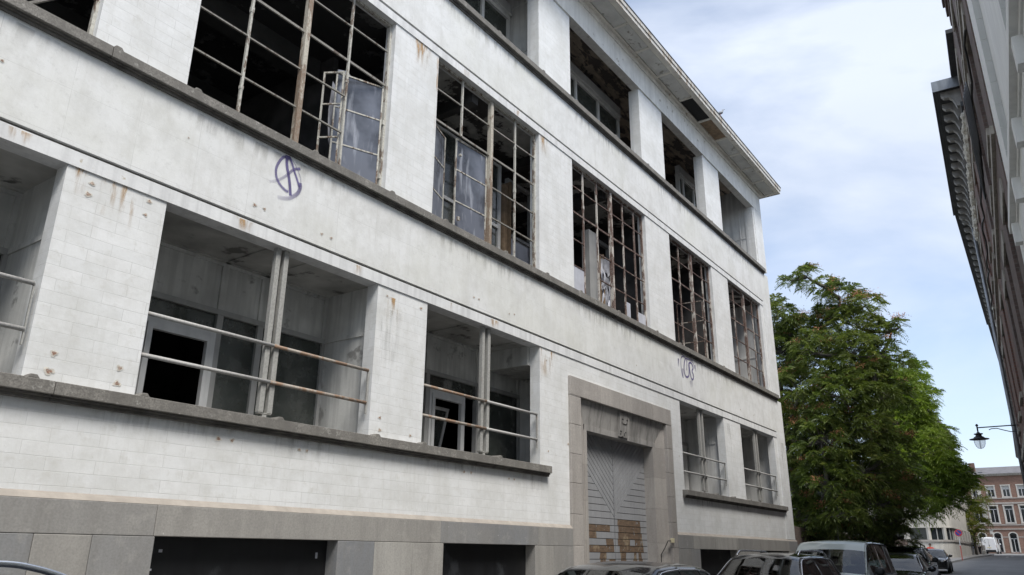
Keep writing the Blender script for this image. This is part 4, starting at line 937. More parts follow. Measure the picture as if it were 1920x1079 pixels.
MB().prism([(XF-.5, 13.63), (XF+5.5, 15.15), (XF+12, 13.63)], 'y', -16.2, 12.2).build('roof', MT['slate'], FAR)
ch_ = B1(XF+2, XF+2.8, 4.3, 5.1, 14.2, 15.6).build('chimney', MT['brick_r'], FAR)
B1(XF+.5, XF+.9, 3.3, 3.9, 13.95, 14.03).build('skylight', MT['zinc'], FAR)

# pale stone corner building with a rounded corner
PS = thing('stone_corner_building', 'pale stone building with rounded corner and ribbon window behind the trees', 'building', (85, 2.3, gz(85)))
def corner_path(off=0):
    pts = [(85-off, 16)]
    pts += [(85-off, 4.2)]
    for k in range(1, 9):
        a = math.pi/2*k/8; r_ = 1.9+off; cx_, cy_2 = 86.9, 4.2
        pts.append((cx_-r_*math.cos(a), cy_2-r_*math.sin(a)))
    pts += [(105, 2.75-off)]
    return pts
def ribbon(mb, z0, z1, off, th=.3):
    po_, pi_ = corner_path(off), corner_path(off-th)
    n = len(po_)
    for i in range(n-1):
        q = [po_[i], po_[i+1], pi_[i+1], pi_[i]]; mb.prism(q, 'z', z0, z1)
for z0, z1, off, nm, mt_ in ((1.2, 2.30, .0, 'wall', 'stone_l'), (2.30, 2.98, 0, 'wall', 'stone_l'), (2.981, 3.15, .10, 'sill_course', 'portal'), (4.23, 4.34, .06, 'lintel_course', 'stone_l'), (4.341, 6.6, 0, 'wall', 'stone_l'), (6.601, 6.75, .1, 'sill_course', 'portal'), (8.3, 9.6, 0, 'wall', 'stone_l')):
    b = MB(); ribbon(b, z0, z1, off); b.build(nm, MT[mt_], PS)
pth = corner_path(0)
for z0, z1 in ((3.151, 4.229), (6.751, 8.299)):
    b = MB(); ribbon(b, z0, z1, -.16, .1); b.build('ribbon_glazing', MT['black_gl'], PS)
    for ya, yb in ((3.42-.45, 3.42-.02), (5.85, 6.4), (8.6, 9.2), (11.5, 12)):
        if ya > 4.2: B1(85.0, 85.28, ya, yb, z0, z1).build('pier', MT['stone_l'], PS)
    for k in (0, 2, 4, 6, 8):
        a = math.pi/2*k/8; cx_, cy_2 = 86.9-1.78*math.cos(a), 4.2-1.78*math.sin(a); w_ = .20 if k in (0, 4) else .05
        MB().lathe([(w_, z0), (w_, z1)], cx_, cy_2, 8).build('mullion', MT['stone_l'] if k in (0, 4) else MT['frame_g'], PS)
    for xx in (88.5, 90, 92, 94, 96, 98.5, 101, 103): B1(xx-.4, xx+.4, 2.42, 2.75, z0, z1).build('pier', MT['stone_l'], PS)
for ya, yb in ((4.7, 5.7), (6.6, 7.6)): B1(84.985, 84.999, ya, yb, 1.75, 2.25).build('basement_grille', MT['black_gl'], PS)
B1(85.3, 104.7, 5.2, 16, 9.6, 9.8).build('roof', MT['zinc_d'], PS)
B1(87.2, 104.7, 3.2, 15.7, 1.3, 9.6).build('core', MT['gap'], PS)
GH = thing('gabled_house', 'brown gabled house whose steep roof edge shows behind the trees', 'building', (110, 9, gz(110)))
MB().prism([(4.35, 1.8), (4.35, 17.3), (8.6, 24.0), (12.9, 17.3), (12.9, 1.8)], 'x', 110, 118).build('wall', MT['brick_f'], GH)
MB().prism([(4.1, 17.1), (8.6, 24.3), (13.1, 17.1), (12.8, 16.9), (8.6, 23.9), (4.4, 16.9)], 'x', 109.7, 118.2).build('roof', MT['slate'], GH)
# brick garden wall below the trees
GW = thing('garden_wall', 'dark brick garden wall under the trees behind the parked cars', 'wall', (28, .4, gz(28)))
b = MB(); 
for (xa, ya, xb, yb) in ((27.2, .35, 40, 1.9), (40, 1.9, 56, 4.0), (56, 4.0, 74, 4.3)):
    z0 = min(gz(xa), gz(xb))-.1; z1 = gz(xa)+2.35
    b.add([(xa, ya, z0), (xb, yb, z0), (xb, yb+.25, z0), (xa, ya+.25, z0), (xa, ya, z1), (xb, yb, z1), (xb, yb+.25, z1), (xa, ya+.25, z1)], [(0, 3, 2, 1), (4, 5, 6, 7), (0, 1, 5, 4), (1, 2, 6, 5), (2, 3, 7, 6), (3, 0, 4, 7)])
b.build('brickwork', MT['brick_d'], GW)
# no-parking sign
NS = thing('no_parking_sign', 'round blue and red no parking sign on a red and white post', 'road sign', (78, .95, gz(78)+.13))
MT['s_blue'] = m_simple('sign_blue', (.03, .07, .34), .05, 3, .4); MT['s_red'] = m_simple('sign_red', (.55, .05, .06), .1, 3, .4); MT['s_pink'] = m_simple('sign_post_red', (.55, .16, .13), .1, 3, .5)
def xdisc(b, x, r0, r1, cy_, cz_, n=28):
    for k in range(n):
        a0, a1 = 2*math.pi*k/n, 2*math.pi*(k+1)/n
        b.add([(x, cy_+r0*math.cos(a0), cz_+r0*math.sin(a0)), (x, cy_+r1*math.cos(a0), cz_+r1*math.sin(a0)), (x, cy_+r1*math.cos(a1), cz_+r1*math.sin(a1)), (x, cy_+r0*math.cos(a1), cz_+r0*math.sin(a1))], [(0, 1, 2, 3)])
cz_ = 3.57; cyy = .92
b = MB(); b.lathe([(.005, 0), (.29, 0), (.29, .02), (.005, .02)], (77.95, cyy, cz_), None, 28, axis='x'); disc = b.build('sign_disc', MT['s_blue'], NS)
b = MB(); xdisc(b, 77.945, .22, .29, cyy, cz_); b.build('red_ring', MT['s_red'], disc, fix=False)
b = MB(); b.add([(77.943, cyy+.19, cz_+.13), (77.943, cyy+.13, cz_+.19), (77.943, cyy-.19, cz_-.13), (77.943, cyy-.13, cz_-.19)], [(0, 1, 2, 3)]); b.build('red_slash', MT['s_red'], disc, fix=False)
MB().tube([(78, .93, 3.8), (78, .95, 2.55)], .035, 8).build('post', MT['frame_w'], NS); MB().tube([(78, .95, 2.55), (78, .97, gz(78)+.1)], .045, 8).build('post_base', MT['s_pink'], NS)
# concrete gate pillar and small blocks
GP_ = thing('gate_pillar', 'grey concrete gate pillar behind the two waiting people', 'pillar', (112, 3.0, gz(112)))
b = MB(); b.prism([(2.45, 1.8), (3.62, 1.8), (3.62, 3.62), (3.2, 3.78), (2.7, 3.7), (2.45, 3.3)], 'x', 112, 112.6); b.build('pillar_body', MT['portal'], GP_)
B1(111.95, 112.65, 2.2, 2.44, 1.8, 3.0).build('pillar_side', MT['stone_l'], GP_)
for (x_, y_, lb) in ((108, 3.45, 'pale stone block left of the two waiting people'), (109, 2.1, 'pale stone block beside the white van')):
    o = MB().lathe([(.2, gz(x_)+.1), (.2, gz(x_)+.5), (.15, gz(x_)+.56), (.01, gz(x_)+.57)], x_, y_, 12).build('stone_bollard', MT['stone_l']); tag(o, lb, 'bollard')

# ================================================================== trees
CAMP = Vector((0, -7.8, 1.6))
def at(px, py, X):
    d = fwd + r2*((px-960)/CF) - u2*((py-540)/CF); t = X/d.x; return CAMP+d*t
def m_leaf(name, lo, mid, hi):
    t = Mt(name); a = t.N.new('ShaderNodeAttribute'); a.attribute_name = 'tone'
    n = t.N.new('ShaderNodeValToRGB'); e = n.color_ramp.elements; e[0].position = 0; e[0].color = c4(lo); e[1].position = 1; e[1].color = c4(hi)
    k = e.new(.55); k.color = c4(mid); t.link(a.outputs['Fac'], n.inputs[0])
    t.done(n.outputs[0], .5, 0, .35)
    tl = t.N.new('ShaderNodeBsdfTranslucent'); t.link(t.mix(1.0, n.outputs[0], (1.0, 1.05, .55), 'MULTIPLY'), tl.inputs[0])
    mxs = t.N.new('ShaderNodeMixShader'); mxs.inputs[0].default_value = .45
    t.link(t.b.outputs[0], mxs.inputs[1]); t.link(tl.outputs[0], mxs.inputs[2]); t.link(mxs.outputs[0], t.N['Material Output'].inputs[0]); return t.m
LEAF1 = m_leaf('dark_green_leaflets', (.066, .105, .026), (.148, .195, .054), (.29, .31, .11))
LEAF2 = m_leaf('bright_green_leaflets', (.09, .145, .022), (.18, .26, .042), (.31, .38, .085))
LEAF3 = m_leaf('yellow_green_leaflets', (.09, .11, .02), (.16, .18, .035), (.24, .24, .06))
SEED = m_simple('red_seed_cluster', (.37, .175, .085), .4, 3, .9)
BARK = m_simple('grey_bark', (.12, .11, .095), .3, 6, .9, .3, .5)
def numesh(name, V, F, mat, parent, tone=None, tones_per=1):
    me = bpy.data.meshes.new(name); V = np.asarray(V, 'f4'); F = np.asarray(F, 'i4')
    me.vertices.add(len(V)); me.vertices.foreach_set('co', V.ravel()); me.loops.add(F.size); me.loops.foreach_set('vertex_index', F.ravel())
    me.polygons.add(len(F)); me.polygons.foreach_set('loop_start', np.arange(0, F.size, F.shape[1], dtype='i4')); me.polygons.foreach_set('loop_total', np.full(len(F), F.shape[1], 'i4'))
    if tone is not None:
        at_ = me.attributes.new('tone', 'FLOAT', 'FACE'); at_.data.foreach_set('value', np.asarray(tone, 'f4'))
    me.update(calc_edges=True); me.materials.append(mat); o = bpy.data.objects.new(name, me); C.objects.link(o)
    if parent: me.transform(Matrix.Translation(-wloc(parent))); o.parent = parent
    return o
def crown(clumps, ros_per, frond_n, Lf, npair, seed, tonebias=0, hang=.55):
    g = np.random.default_rng(seed); org = []; dirs = []; cid = []; tips = []
    for ci, (c, r_) in enumerate(clumps):
        n = max(5, int(ros_per*r_*r_))
        for _ in range(n):
            d = g.normal(size=3); d /= np.linalg.norm(d); 
            if d[2] < -.55 and g.random() < .6: d[2] *= -1
            rad = r_*g.uniform(.45, 1.05)**.6*(1+.18*math.sin(5*d[0]+ci)*math.cos(4*d[1]+2*ci))
            p = np.array(c)+d*rad*np.array([1.02, 1.02, .95]); tips.append((p, d, ci))
            k = int(frond_n*g.uniform(.7, 1.3)); a0 = g.uniform(0, 6.28)
            for j in range(k):
                a = a0+j*2.4; el = g.uniform(-.5, 1.15); v = np.array([math.cos(a)*math.cos(el), math.sin(a)*math.cos(el), math.sin(el)])
                v = v*.85+d*.5; v /= np.linalg.norm(v); org.append(p+g.normal(size=3)*.03); dirs.append(v); cid.append(ci)
    org = np.array(org); dirs = np.array(dirs); cid = np.array(cid); M = len(org)
    up_ = np.array([0, 0, 1.0]); side = np.cross(dirs, up_); side /= np.linalg.norm(side, axis=1)[:, None]+1e-6
    nrm = np.cross(side, dirs); Ls = Lf*g.uniform(.65, 1.2, M)
    V = []; per = 4*(2*npair+1)
    allV = np.zeros((M, per, 3), 'f4'); q = 0
    def pt(s):  # along the rachis, drooping
        return org+dirs*(Ls*s)[:, None]-up_*(Ls*hang*s**2)[:, None]
    roll = g.normal(0, .75, M)[:, None]
    for k in range(npair):
        s_ = .22+.72*k/(npair-1); base = pt(s_); ll = (Ls*(.30-.10*abs(s_-.5)))[:, None]; wv = ll*.17
        for sg in (-1, 1):
            dr = side*sg*.86+dirs*.42-up_*(.25+g.uniform(-.15, .35, M))[:, None]+nrm*roll*sg
            dr /= np.linalg.norm(dr, axis=1)[:, None]; wd_ = dirs*.9+up_*.2; mid = base+dr*ll*.45
            allV[:, q] = base; allV[:, q+1] = mid+wd_*wv; allV[:, q+2] = base+dr*ll-up_*ll*.12; allV[:, q+3] = mid-wd_*wv; q += 4
    a, b_ = pt(.9), pt(1.2); md = (a+b_)/2; allV[:, q] = a; allV[:, q+1] = md+side*(Ls*.045)[:, None]; allV[:, q+2] = b_; allV[:, q+3] = md-side*(Ls*.045)[:, None]
    Vv = allV.reshape(-1, 3); F = np.arange(len(Vv)).reshape(-1, 4)
    ct = g.uniform(-.18, .18, len(clumps)); tone = np.clip(.45+tonebias+ct[cid]+g.normal(0, .16, M), 0, 1)
    tn = np.clip(np.repeat(tone, per//4)+g.normal(0, .06, M*(per//4)), 0, 1)
    return Vv, F, tn, tips
def tree(label, base, top_z, clumps, leaf, ros, fn, Lf, npair, seed, seeds=0, trunk_r=.22, name='leafy_tree', bias=0, group=None, extra_trunks=()):
    t = thing(name, label, 'tree', base, group=group)
    cl_ = [(tuple(at(px, py, X)), r_) for px, py, X, r_ in clumps]
    V, F, tn, tips = crown(cl_, ros, fn, Lf, npair, seed, bias)
    co = numesh('crown', V, F, leaf, t, tn)
    b = MB(); B_ = Vector(base); g = random.Random(seed)
    tz = base[2]+(top_z-base[2])*.75
    axis = [B_+Vector((.15*math.sin(k*.9)*k*.3, .12*math.cos(k*1.3)*k*.3, (tz-base[2])*k/6)) for k in range(7)]
    b.tube(axis, [trunk_r*(1-.12*k) for k in range(7)], 9)
    b.build('trunk', BARK, t, smooth=True)
    lb = MB(); nodes = [Vector(p) for p in axis[1:]]; todo = [(Vector(c), r_, i) for i, (c, r_) in enumerate(cl_)]
    while todo:
        best = min(((c-n).length+max(0, n.z-c.z)*1.2, i, k) for i, (c, r_, _) in enumerate(todo) for k, n in enumerate(nodes))
        c, r_, ci0 = todo.pop(best[1]); s0 = nodes[best[2]]; nodes.append(c)
        bow = Vector((g.uniform(-.2, .2), g.uniform(-.2, .2), g.uniform(-.25, .05)))*(c-s0).length*.5
        w0 = .05+.05*max(0, 1-(c-axis[-1]).length/8); lb.tube([s0, s0.lerp(c, .35)+bow*.8, s0.lerp(c, .7)+bow*.7, c], [w0*1.25, w0, w0*.75, w0*.5], 6)
        for p, d, ci in tips:
            if ci == ci0 and g.random() < .3:
                p = Vector(p); lb.tube([c, c.lerp(p, .5)+Vector((g.uniform(-.06, .06), g.uniform(-.06, .06), -.05)), p], [.016, .010, .005], 4, cap=False)
    lb.build('limbs', BARK, t, smooth=True)
    if seeds:
        g2 = np.random.default_rng(seed+5); SV = []
        for p, d, ci in tips:
            if d[2] > -.1 and g2.random() < seeds*(0.25+1.6*((ci*37) % 10)/10):
                n = 70; q = p+np.array([0, 0, .12])+d*.12+g2.normal(size=(n, 3))*np.array([.13, .13, .06])
                u_ = g2.normal(size=(n, 3)); u_ /= np.linalg.norm(u_, axis=1)[:, None]; v_ = np.cross(u_, g2.normal(size=(n, 3))); v_ /= np.linalg.norm(v_, axis=1)[:, None]
                SV.append(np.stack([q, q+u_*.045+v_*.012, q+u_*.085, q+u_*.045-v_*.012], 1))
        SV = np.concatenate(SV).reshape(-1, 3); numesh('seed_clusters', SV, np.arange(len(SV)).reshape(-1, 4), SEED, t)
    return t
T1 = [(1482, 528, 33, .42), (1512, 520, 33, .50), (1545, 538, 33.3, .55), (1575, 560, 33.5, .75), (1622, 575, 33.5, .65), (1560, 600, 34, .8), (1606, 612, 33.5, .95), (1650, 622, 33.5, .5), (1689, 612, 33, .30), (1672, 622, 33.2, .28),
      (1462, 592, 33, .75), (1445, 610, 34, .9), (1450, 660, 34, 1.0), (1448, 730, 34, 1.1), (1452, 820, 34, 1.1), (1460, 900, 34, 1.1), (1500, 640, 35, 1.1), (1540, 610, 35, .7), (1490, 612, 33.6, .55), (1470, 660, 33.5, 1.0), (1535, 665, 32.6, 1.1), (1598, 668, 32.6, 1.0), (1650, 668, 33, .75), (1684, 678, 33, .42), (1640, 725, 32.5, 1.0), (1500, 740, 32.5, 1.2), (1575, 745, 31.8, 1.2),
      (1670, 745, 34, .8), (1475, 820, 32.3, 1.15), (1540, 830, 31.6, 1.25), (1615, 805, 32.3, 1.15), (1480, 905, 32, 1.15), (1550, 915, 31.3, 1.2), (1620, 885, 32, 1.15), (1668, 850, 33.2, .9), (1505, 975, 31.6, 1.0), (1575, 968, 31, .8), (1640, 950, 32.2, .95), (1690, 925, 33.5, .8), (1690, 968, 33.5, .45), (1660, 988, 33.2, .4),
      (1520, 700, 35.5, 1.4), (1600, 740, 35.5, 1.4), (1500, 800, 35.5, 1.5), (1580, 850, 35.5, 1.6), (1520, 900, 35.5, 1.5), (1620, 930, 35.5, 1.3), (1540, 985, 35.5, 1.2), (1610, 1000, 36, 1.0), (1480, 990, 34, 1.0), (1662, 905, 36, 1.2), (1672, 1005, 33.6, .65), (1640, 1018, 34.5, .9), (1565, 1005, 33, .8), (1694, 1008, 34, .42), (1500, 1010, 33, .8)]
tree('tall dark green tree with reddish seed clusters rising beside the white factory', (34.5, 1.9, gz(34)), 12.0, T1, LEAF1, 62, 11, .36, 7, 11, seeds=.13)
T2 = [(1686, 722, 50, 1.0), (1714, 757, 50, 1.0), (1736, 775, 50, .65), (1698, 800, 50, 1.3), (1758, 818, 50, .8), (1740, 850, 49, 1.25), (1782, 848, 50, .6), (1772, 882, 49, 1.0), (1798, 906, 49, .8), (1815, 912, 49, .4), (1690, 860, 49, 1.3), (1728, 900, 48.5, 1.2), (1782, 932, 48.5, .75), (1700, 925, 48, .9), (1745, 938, 48, .75), (1655, 790, 50, 1.4), (1650, 860, 50, 1.3), (1770, 950, 48.5, .45), (1806, 942, 49, .5), (1640, 700, 52, 1.3), (1715, 962, 48, .55), (1752, 962, 48, .35), (1700, 700, 51, .9), (1735, 745, 51, .7),
      (1700, 780, 53, 1.5), (1730, 840, 53, 1.5), (1700, 900, 53, 1.5), (1770, 900, 53, 1.2), (1645, 920, 52, 1.4), (1715, 725, 54, 1.0)]
tree('bright green tree leaning over the street behind the dark seed bearing one', (52, 3.2, gz(52)), 12.5, T2, LEAF2, 40, 11, .50, 6, 23, trunk_r=.26)
T3 = [(1815, 955, 104, 1.3), (1829, 972, 104, 1.1), (1812, 985, 103, 1.0), (1834, 992, 103, .7), (1822, 1005, 103, .7), (1808, 1012, 103, .6), (1830, 930, 106, 1.2)]
tree('small yellow green tree at the far corner above the waiting people', (104, 2.4, gz(104)), 8.5, T3, LEAF3, 17, 9, .8, 5, 31, trunk_r=.15)

# ================================================================== cars
def m_paint(name, col, metal=.3):
    t = Mt(name); v = t.map(); c = t.mix(t.ramp(t.noise(v, 3, 4), .45, .8, (0,)*3, (.12,)*3), col, tuple(min(1, x*1.2+.02) for x in col))
    t.done(c, t.ramp(t.noise(v, 12, 6), .3, .8, (.12,)*3, (.20,)*3), metal); t.b.inputs['Coat Weight'].default_value = .6; t.b.inputs['Coat Roughness'].default_value = .05; return t.m
PAINT = dict(black=m_paint('black_car_paint', (.012, .013, .016)), blue=m_paint('dark_blue_car_paint', (.02, .024, .035)), greyg=m_paint('grey_green_car_paint', (.47, .52, .50), .0), silver=m_paint('silver_car_paint', (.30, .31, .31), .6), dgrey=m_paint('charcoal_car_paint', (.045, .05, .055)), white=m_paint('white_van_paint', (.72, .73, .74), 0))
MT['chrome'] = m_simple('chrome_trim', (.75, .76, .78), .05, 3, .15, 0, 0, 1)
MT['tyre'] = m_simple('tyre_rubber', (.018, .018, .018), .2, 9, .8); MT['rim'] = m_simple('alloy_rim', (.30, .30, .31), .1, 5, .3, 0, 0, .8)
MT['plastic'] = m_simple('black_plastic', (.02, .021, .022), .2, 8, .5)
MT['lampg'] = m_simple('headlamp_lens', (.55, .57, .6), .1, 5, .1); MT['lampr'] = m_simple('rear_lamp_lens', (.35, .03, .03), .1, 5, .15)
MT['seat'] = m_simple('grey_seat_cloth', (.05, .05, .052), .2, 8, .9)
cg = Mt('car_glass'); cg.done((.012, .016, .018), .03, 0, .6); tr_ = cg.N.new('ShaderNodeBsdfTransparent'); tr_.inputs[0].default_value = (.62, .72, .68, 1); mx_ = cg.N.new('ShaderNodeMixShader')
fr_ = cg.N.new('ShaderNodeFresnel'); fr_.inputs[0].default_value = 2.0; gl_ = cg.N.new('ShaderNodeBsdfGlossy'); gl_.inputs[1].default_value = .02
cg.link(fr_.outputs[0], mx_.inputs[0]); cg.link(tr_.outputs[0], mx_.inputs[1]); cg.link(gl_.outputs[0], mx_.inputs[2]); cg.link(mx_.outputs[0], cg.N['Material Output'].inputs[0]); MT['carglass'] = cg.m

def car(label, loc, rz, paint, P, roofrail=None, chromewin=False, group='cars parked along the left kerb', name='parked_car', cat='car', antenna=None, mirror='black', detail=True, panel_van=False, rear_view=False):
    """front faces local -x. P: L length, W width, H height, hood z, belt z, cowl x, header x, rear-header x, tail x, tail z"""
    L_, W, H, hz, bz, xc_, xh, xr, xt, tz = P; t = thing(name, label, cat, loc, rz, group)
    hw = W/2; wt = hw-(.29 if H < 1.78 else .20) if not panel_van else hw-.14
    # stations: (x, zhood/top, belt z, half width low, top type 0..1 = roofness, nose z)
    st = []
    def ring(x, w_, zb, zt, wtop, crown_=.03, z0=.22):
        # from sill up over the belt and glass to the centre line
        return [(x, w_*.93, z0), (x, w_, z0+.16), (x, w_*1.0, (z0+zb)/2+.05), (x, w_*.985, zb-.03), (x, w_*.965, zb), (x, wtop+.02, zt-.07 if zt-zb > .15 else zt-.01), (x, wtop-.05, zt-.018), (x, wtop*.5, zt+crown_*.75-.01), (x, 0, zt+crown_-.01)]
    A = []
    A.append(ring(.0, hw*.72, hz*.62, hz*.66, hw*.6, .0, .30)); A.append(ring(.06, hw*.86, hz*.78, hz*.82, hw*.74, .01, .22)); A.append(ring(.28, hw*.95, hz*.87, hz*.90, hw*.82, .02, .2))
    A.append(ring(.75, hw, hz*.95, hz*.975, hw*.86, .03)); A.append(ring(xc_, hw, bz-.02, hz+.02, hw*.88, .03))
    iC = 4
    # windscreen
    A.append(ring(xc_+(xh-xc_)*.5, hw, bz, hz+(H-hz)*.56, hw*.88*.45+wt*.55, .03)); A.append(ring(xh, hw, bz+.01, H-.035, wt, .03)); iH = 6
    A.append(ring(xh+(xr-xh)*.33, hw, bz+.02, H, wt, .035)); A.append(ring(xh+(xr-xh)*.36, hw, bz+.02, H, wt, .035)); iP = 7
    A.append(ring(xh+(xr-xh)*.74, hw, bz+.03, H-.005, wt, .03)); A.append(ring(xh+(xr-xh)*.77, hw, bz+.03, H-.008, wt, .03)); iQ = 9
    A.append(ring(xr, hw*.985, bz+.05, H-.05, wt-.01, .02)); iR = 11
    A.append(ring(xt, hw*.95, bz+.03, tz, wt*.96, .02)); iT = 12
    A.append(ring(L_-.12, hw*.90, min(tz-.03, bz-.03), tz-.02 if tz < bz+.2 else bz-.02, hw*.8, .0, .22)); A.append(ring(L_, hw*.80, .62*hz, .68*hz, hw*.7, 0, .3))
    if panel_van: A[-3] = ring(xt, hw*.99, bz, H-.03, wt, .02); A[-2] = ring(L_-.04, hw*.97, bz, H-.08, wt*.97, .01, .3); A[-1] = ring(L_, hw*.95, bz, H-.16, wt*.93, .0, .34)
    A = np.array(A); ni, nj, _ = A.shape; sub = 3 if detail else 2
    def crom(Pn, n):   # Catmull-Rom along axis 0, softened so that edges stay
        out = []; m_ = len(Pn)
        for i in range(m_-1):
            p0, p1, p2, p3 = Pn[max(i-1, 0)], Pn[i], Pn[i+1], Pn[min(i+2, m_-1)]
            for k in range(n):
                s_ = k/n; cr_ = .5*((2*p1)+(-p0+p2)*s_+(2*p0-5*p1+4*p2-p3)*s_*s_+(-p0+3*p1-3*p2+p3)*s_**3); out.append(.55*cr_+.45*(p1*(1-s_)+p2*s_))
        out.append(Pn[-1]); return np.array(out)
    G = crom(A, sub); G = np.swapaxes(crom(np.swapaxes(G, 0, 1), sub), 0, 1); NI, NJ, _ = G.shape
    parts = {}
    def cls(i, j):
        ci, cj = i//sub, j//sub
        if iC <= ci < iH and j >= 5*sub+1 and i < iH*sub-(2 if H > 1.8 else 1): return 'windscreen'
        if cj == 4 and iC+1 <= ci < iH: return 'side_window'
        if cj == 4 and iH <= ci < iR and ci not in (iP, iQ):
            if panel_van and ci > iP: return 'body'
            return 'side_window'
        if cj >= 6 and ci == iR and not panel_van: return 'rear_window'
        return 'body'
    for i in range(NI-1):
        for j in range(NJ-1): parts.setdefault(cls(i, j), []).append((i, j))
    jobs = []
    for pn, cells in parts.items(): jobs += [(pn, cells, (-1,)), (pn, cells, (1,))] if pn == 'side_window' else [(pn, cells, (-1, 1))]
    for pn, cells, sides in jobs:
        b = MB(); idx = {}
        for sgn in sides:
            def vid(i, j):
                k = (i, j, sgn if j < NJ-1 else 0)
                if k not in idx: idx[k] = len(b.v); p = G[i, j]; b.v.append((p[0], sgn*p[1], p[2]))
                return idx[k]
            for i, j in cells: q = (vid(i, j), vid(i+1, j), vid(i+1, j+1), vid(i, j+1)); b.f.append(q if sgn < 0 else q[::-1]); b.mi.append(0)
        if pn == 'body':
            for i in (0, NI-1):
                q0 = len(b.v); lp = [(G[i, j][0], G[i, j][1], G[i, j][2]) for j in range(NJ)]+[(G[i, j][0], -G[i, j][1], G[i, j][2]) for j in range(NJ-2, -1, -1)]
                b.v += lp; b.f.append(tuple(range(q0, q0+len(lp)))); b.mi.append(0)
        o = b.build(pn, paint if pn == 'body' else MT['carglass'], t, world=False, smooth=True, fix=True)
        if pn == 'body': body = o
    # window seals / frames
    jb_, jt_ = 4*sub, 5*sub
    for sgn in (-1, 1):
        lo = [tuple(G[i, jb_]*np.array([1, sgn, 1])+np.array([0, sgn*.006, -.004])) for i in range((iC+1)*sub, iR*sub+1)]
        hi = [tuple(G[i, jt_]*np.array([1, sgn, 1])+np.array([0, sgn*.008, .004])) for i in range((iC)*sub+1, iR*sub+1)]
        MB().tube(lo, .012, 6).build('window_trim', MT['chrome'] if chromewin else MT['plastic'], t, world=False, smooth=True)
        MB().tube(hi+([tuple(lo[-1])] if chromewin else []), .014, 6).build('window_trim', MT['chrome'] if chromewin else MT['plastic'], t, world=False, smooth=True)
        ws = [tuple(G[i, jt_]*np.array([1, sgn, 1])+np.array([-.01, -sgn*.01, .0])) for i in range(iC*sub, iH*sub+1)]
        MB().tube(ws, .02, 6).build('windscreen_pillar', paint, t, world=False, smooth=True)
    # interior: dashboard, seats, steering wheel
    b = MB(); b.box(xc_+.1, xc_+.75, -hw+.16, hw-.16, hz-.35, hz-.08); b.build('dashboard', MT['plastic'], t, world=False, bevel=.04)
    for xs_ in (xh+.35, xh+1.25):
        if xs_ > xr-.2: continue
        for yy in (-.36, .36):
            b = MB(); b.prism([(xs_, .45), (xs_+.14, .45), (xs_+.30, hz+.16), (xs_+.20, hz+.18)], 'y', yy-.23, yy+.23); b.prism([(xs_+.20, hz+.2), (xs_+.30, hz+.2), (xs_+.32, hz+.38), (xs_+.24, hz+.38)], 'y', yy-.12, yy+.12); b.build('seat', MT['seat'], t, world=False, bevel=.03)
    b = MB(); b.tube([(xc_+.72+.05*math.sin(a), -.36+.18*math.cos(a), hz-.02+.16*math.sin(a)) for a in np.linspace(0, 6.283, 19)], .014, 6); b.build('steering_wheel', MT['plastic'], t, world=False, smooth=True)
    b = MB(); b.box(xc_+.3, L_-.5, -hw+.12, hw-.12, .25, .32); b.build('floor', MT['plastic'], t, world=False)
    b = MB(); b.box(xh-.12, xh-.02, -.12, .12, H-.16, H-.10); b.build('rear_view_mirror', MT['plastic'], t, world=False, bevel=.015)
    # wheels
    rw = .33 if H < 1.9 else .35
    for xw in (.82, L_-.88):
        for sgn in (-1, 1):
            yo = sgn*(hw-.10)
            b = MB(); b.lathe([(rw*.55, -.10), (rw*.93, -.11), (rw, -.08), (rw, .08), (rw*.93, .11), (rw*.55, .10)], (xw, yo, rw), None, 24, axis='y'); wh = b.build('wheel', MT['tyre'], t, world=False, smooth=False)
            b = MB(); yy = sgn*.112
            for k in range(5):
                a = k*2*math.pi/5; b.add([(xw+.05*math.cos(a+1.57), yo+yy, rw+.05*math.sin(a+1.57)), (xw-.05*math.cos(a+1.57), yo+yy, rw-.05*math.sin(a+1.57)), (xw+rw*.62*math.cos(a)-.03*math.cos(a+1.57), yo+yy, rw+rw*.62*math.sin(a)-.03*math.sin(a+1.57)), (xw+rw*.62*math.cos(a)+.03*math.cos(a+1.57), yo+yy, rw+rw*.62*math.sin(a)+.03*math.sin(a+1.57))], [(0, 1, 2, 3)])
            b.lathe([(rw*.60, 0), (rw*.66, 0), (rw*.66, yy*.05), (rw*.60, yy*.05)], (xw, yo+yy, rw), None, 24, axis='y')
            b.build('rim', MT['rim'], wh, world=False)
            b = MB(); b.tube([(xw+(rw+.05)*math.cos(a), sgn*(hw-.002), rw+(rw+.05)*math.sin(a)) for a in np.linspace(-.2, 3.34, 16)], .03, 6, cap=True); b.build('wheel_arch', MT['plastic'], t, world=False, smooth=True)
            b = MB(); b.lathe([(.01, -.004), (rw+.05, -.004), (rw+.05, .004), (.01, .004)], (xw, sgn*(hw+.001), rw+.01), None, 24, axis='y'); b.build('wheel_well_shade', MT['gap'], t, world=False)  # flat black disc stands in for the shaded hollow round the wheel
            wh.location.y = sgn*.05
    # lamps, grille, plate, bumper
    for sgn in (-1, 1):
        ya, yb = sorted((sgn*(hw*.86), sgn*(hw*.50)))
        b = MB(); b.prism([(.10+.12, ya) if False else (.02, sgn*hw*.52), (.05, sgn*hw*.56), (.34, sgn*hw*.96), (.20, sgn*hw*.95), (-.01, sgn*hw*.66)], 'z', hz*.70, hz*.80); b.build('headlight', MT['lampg'], t, world=False, bevel=.01)
        b = MB(); b.box(L_-.10, L_-.0, min(sgn*hw*.58, sgn*hw*.9), max(sgn*hw*.58, sgn*hw*.9), hz*.68, hz*.88) if not panel_van else b.box(L_-.2, L_-.01, min(sgn*hw*.86, sgn*hw*.975), max(sgn*hw*.86, sgn*hw*.975), .82, 1.12); b.build('tail_lamp', MT['lampr'], t, world=False, bevel=.01)
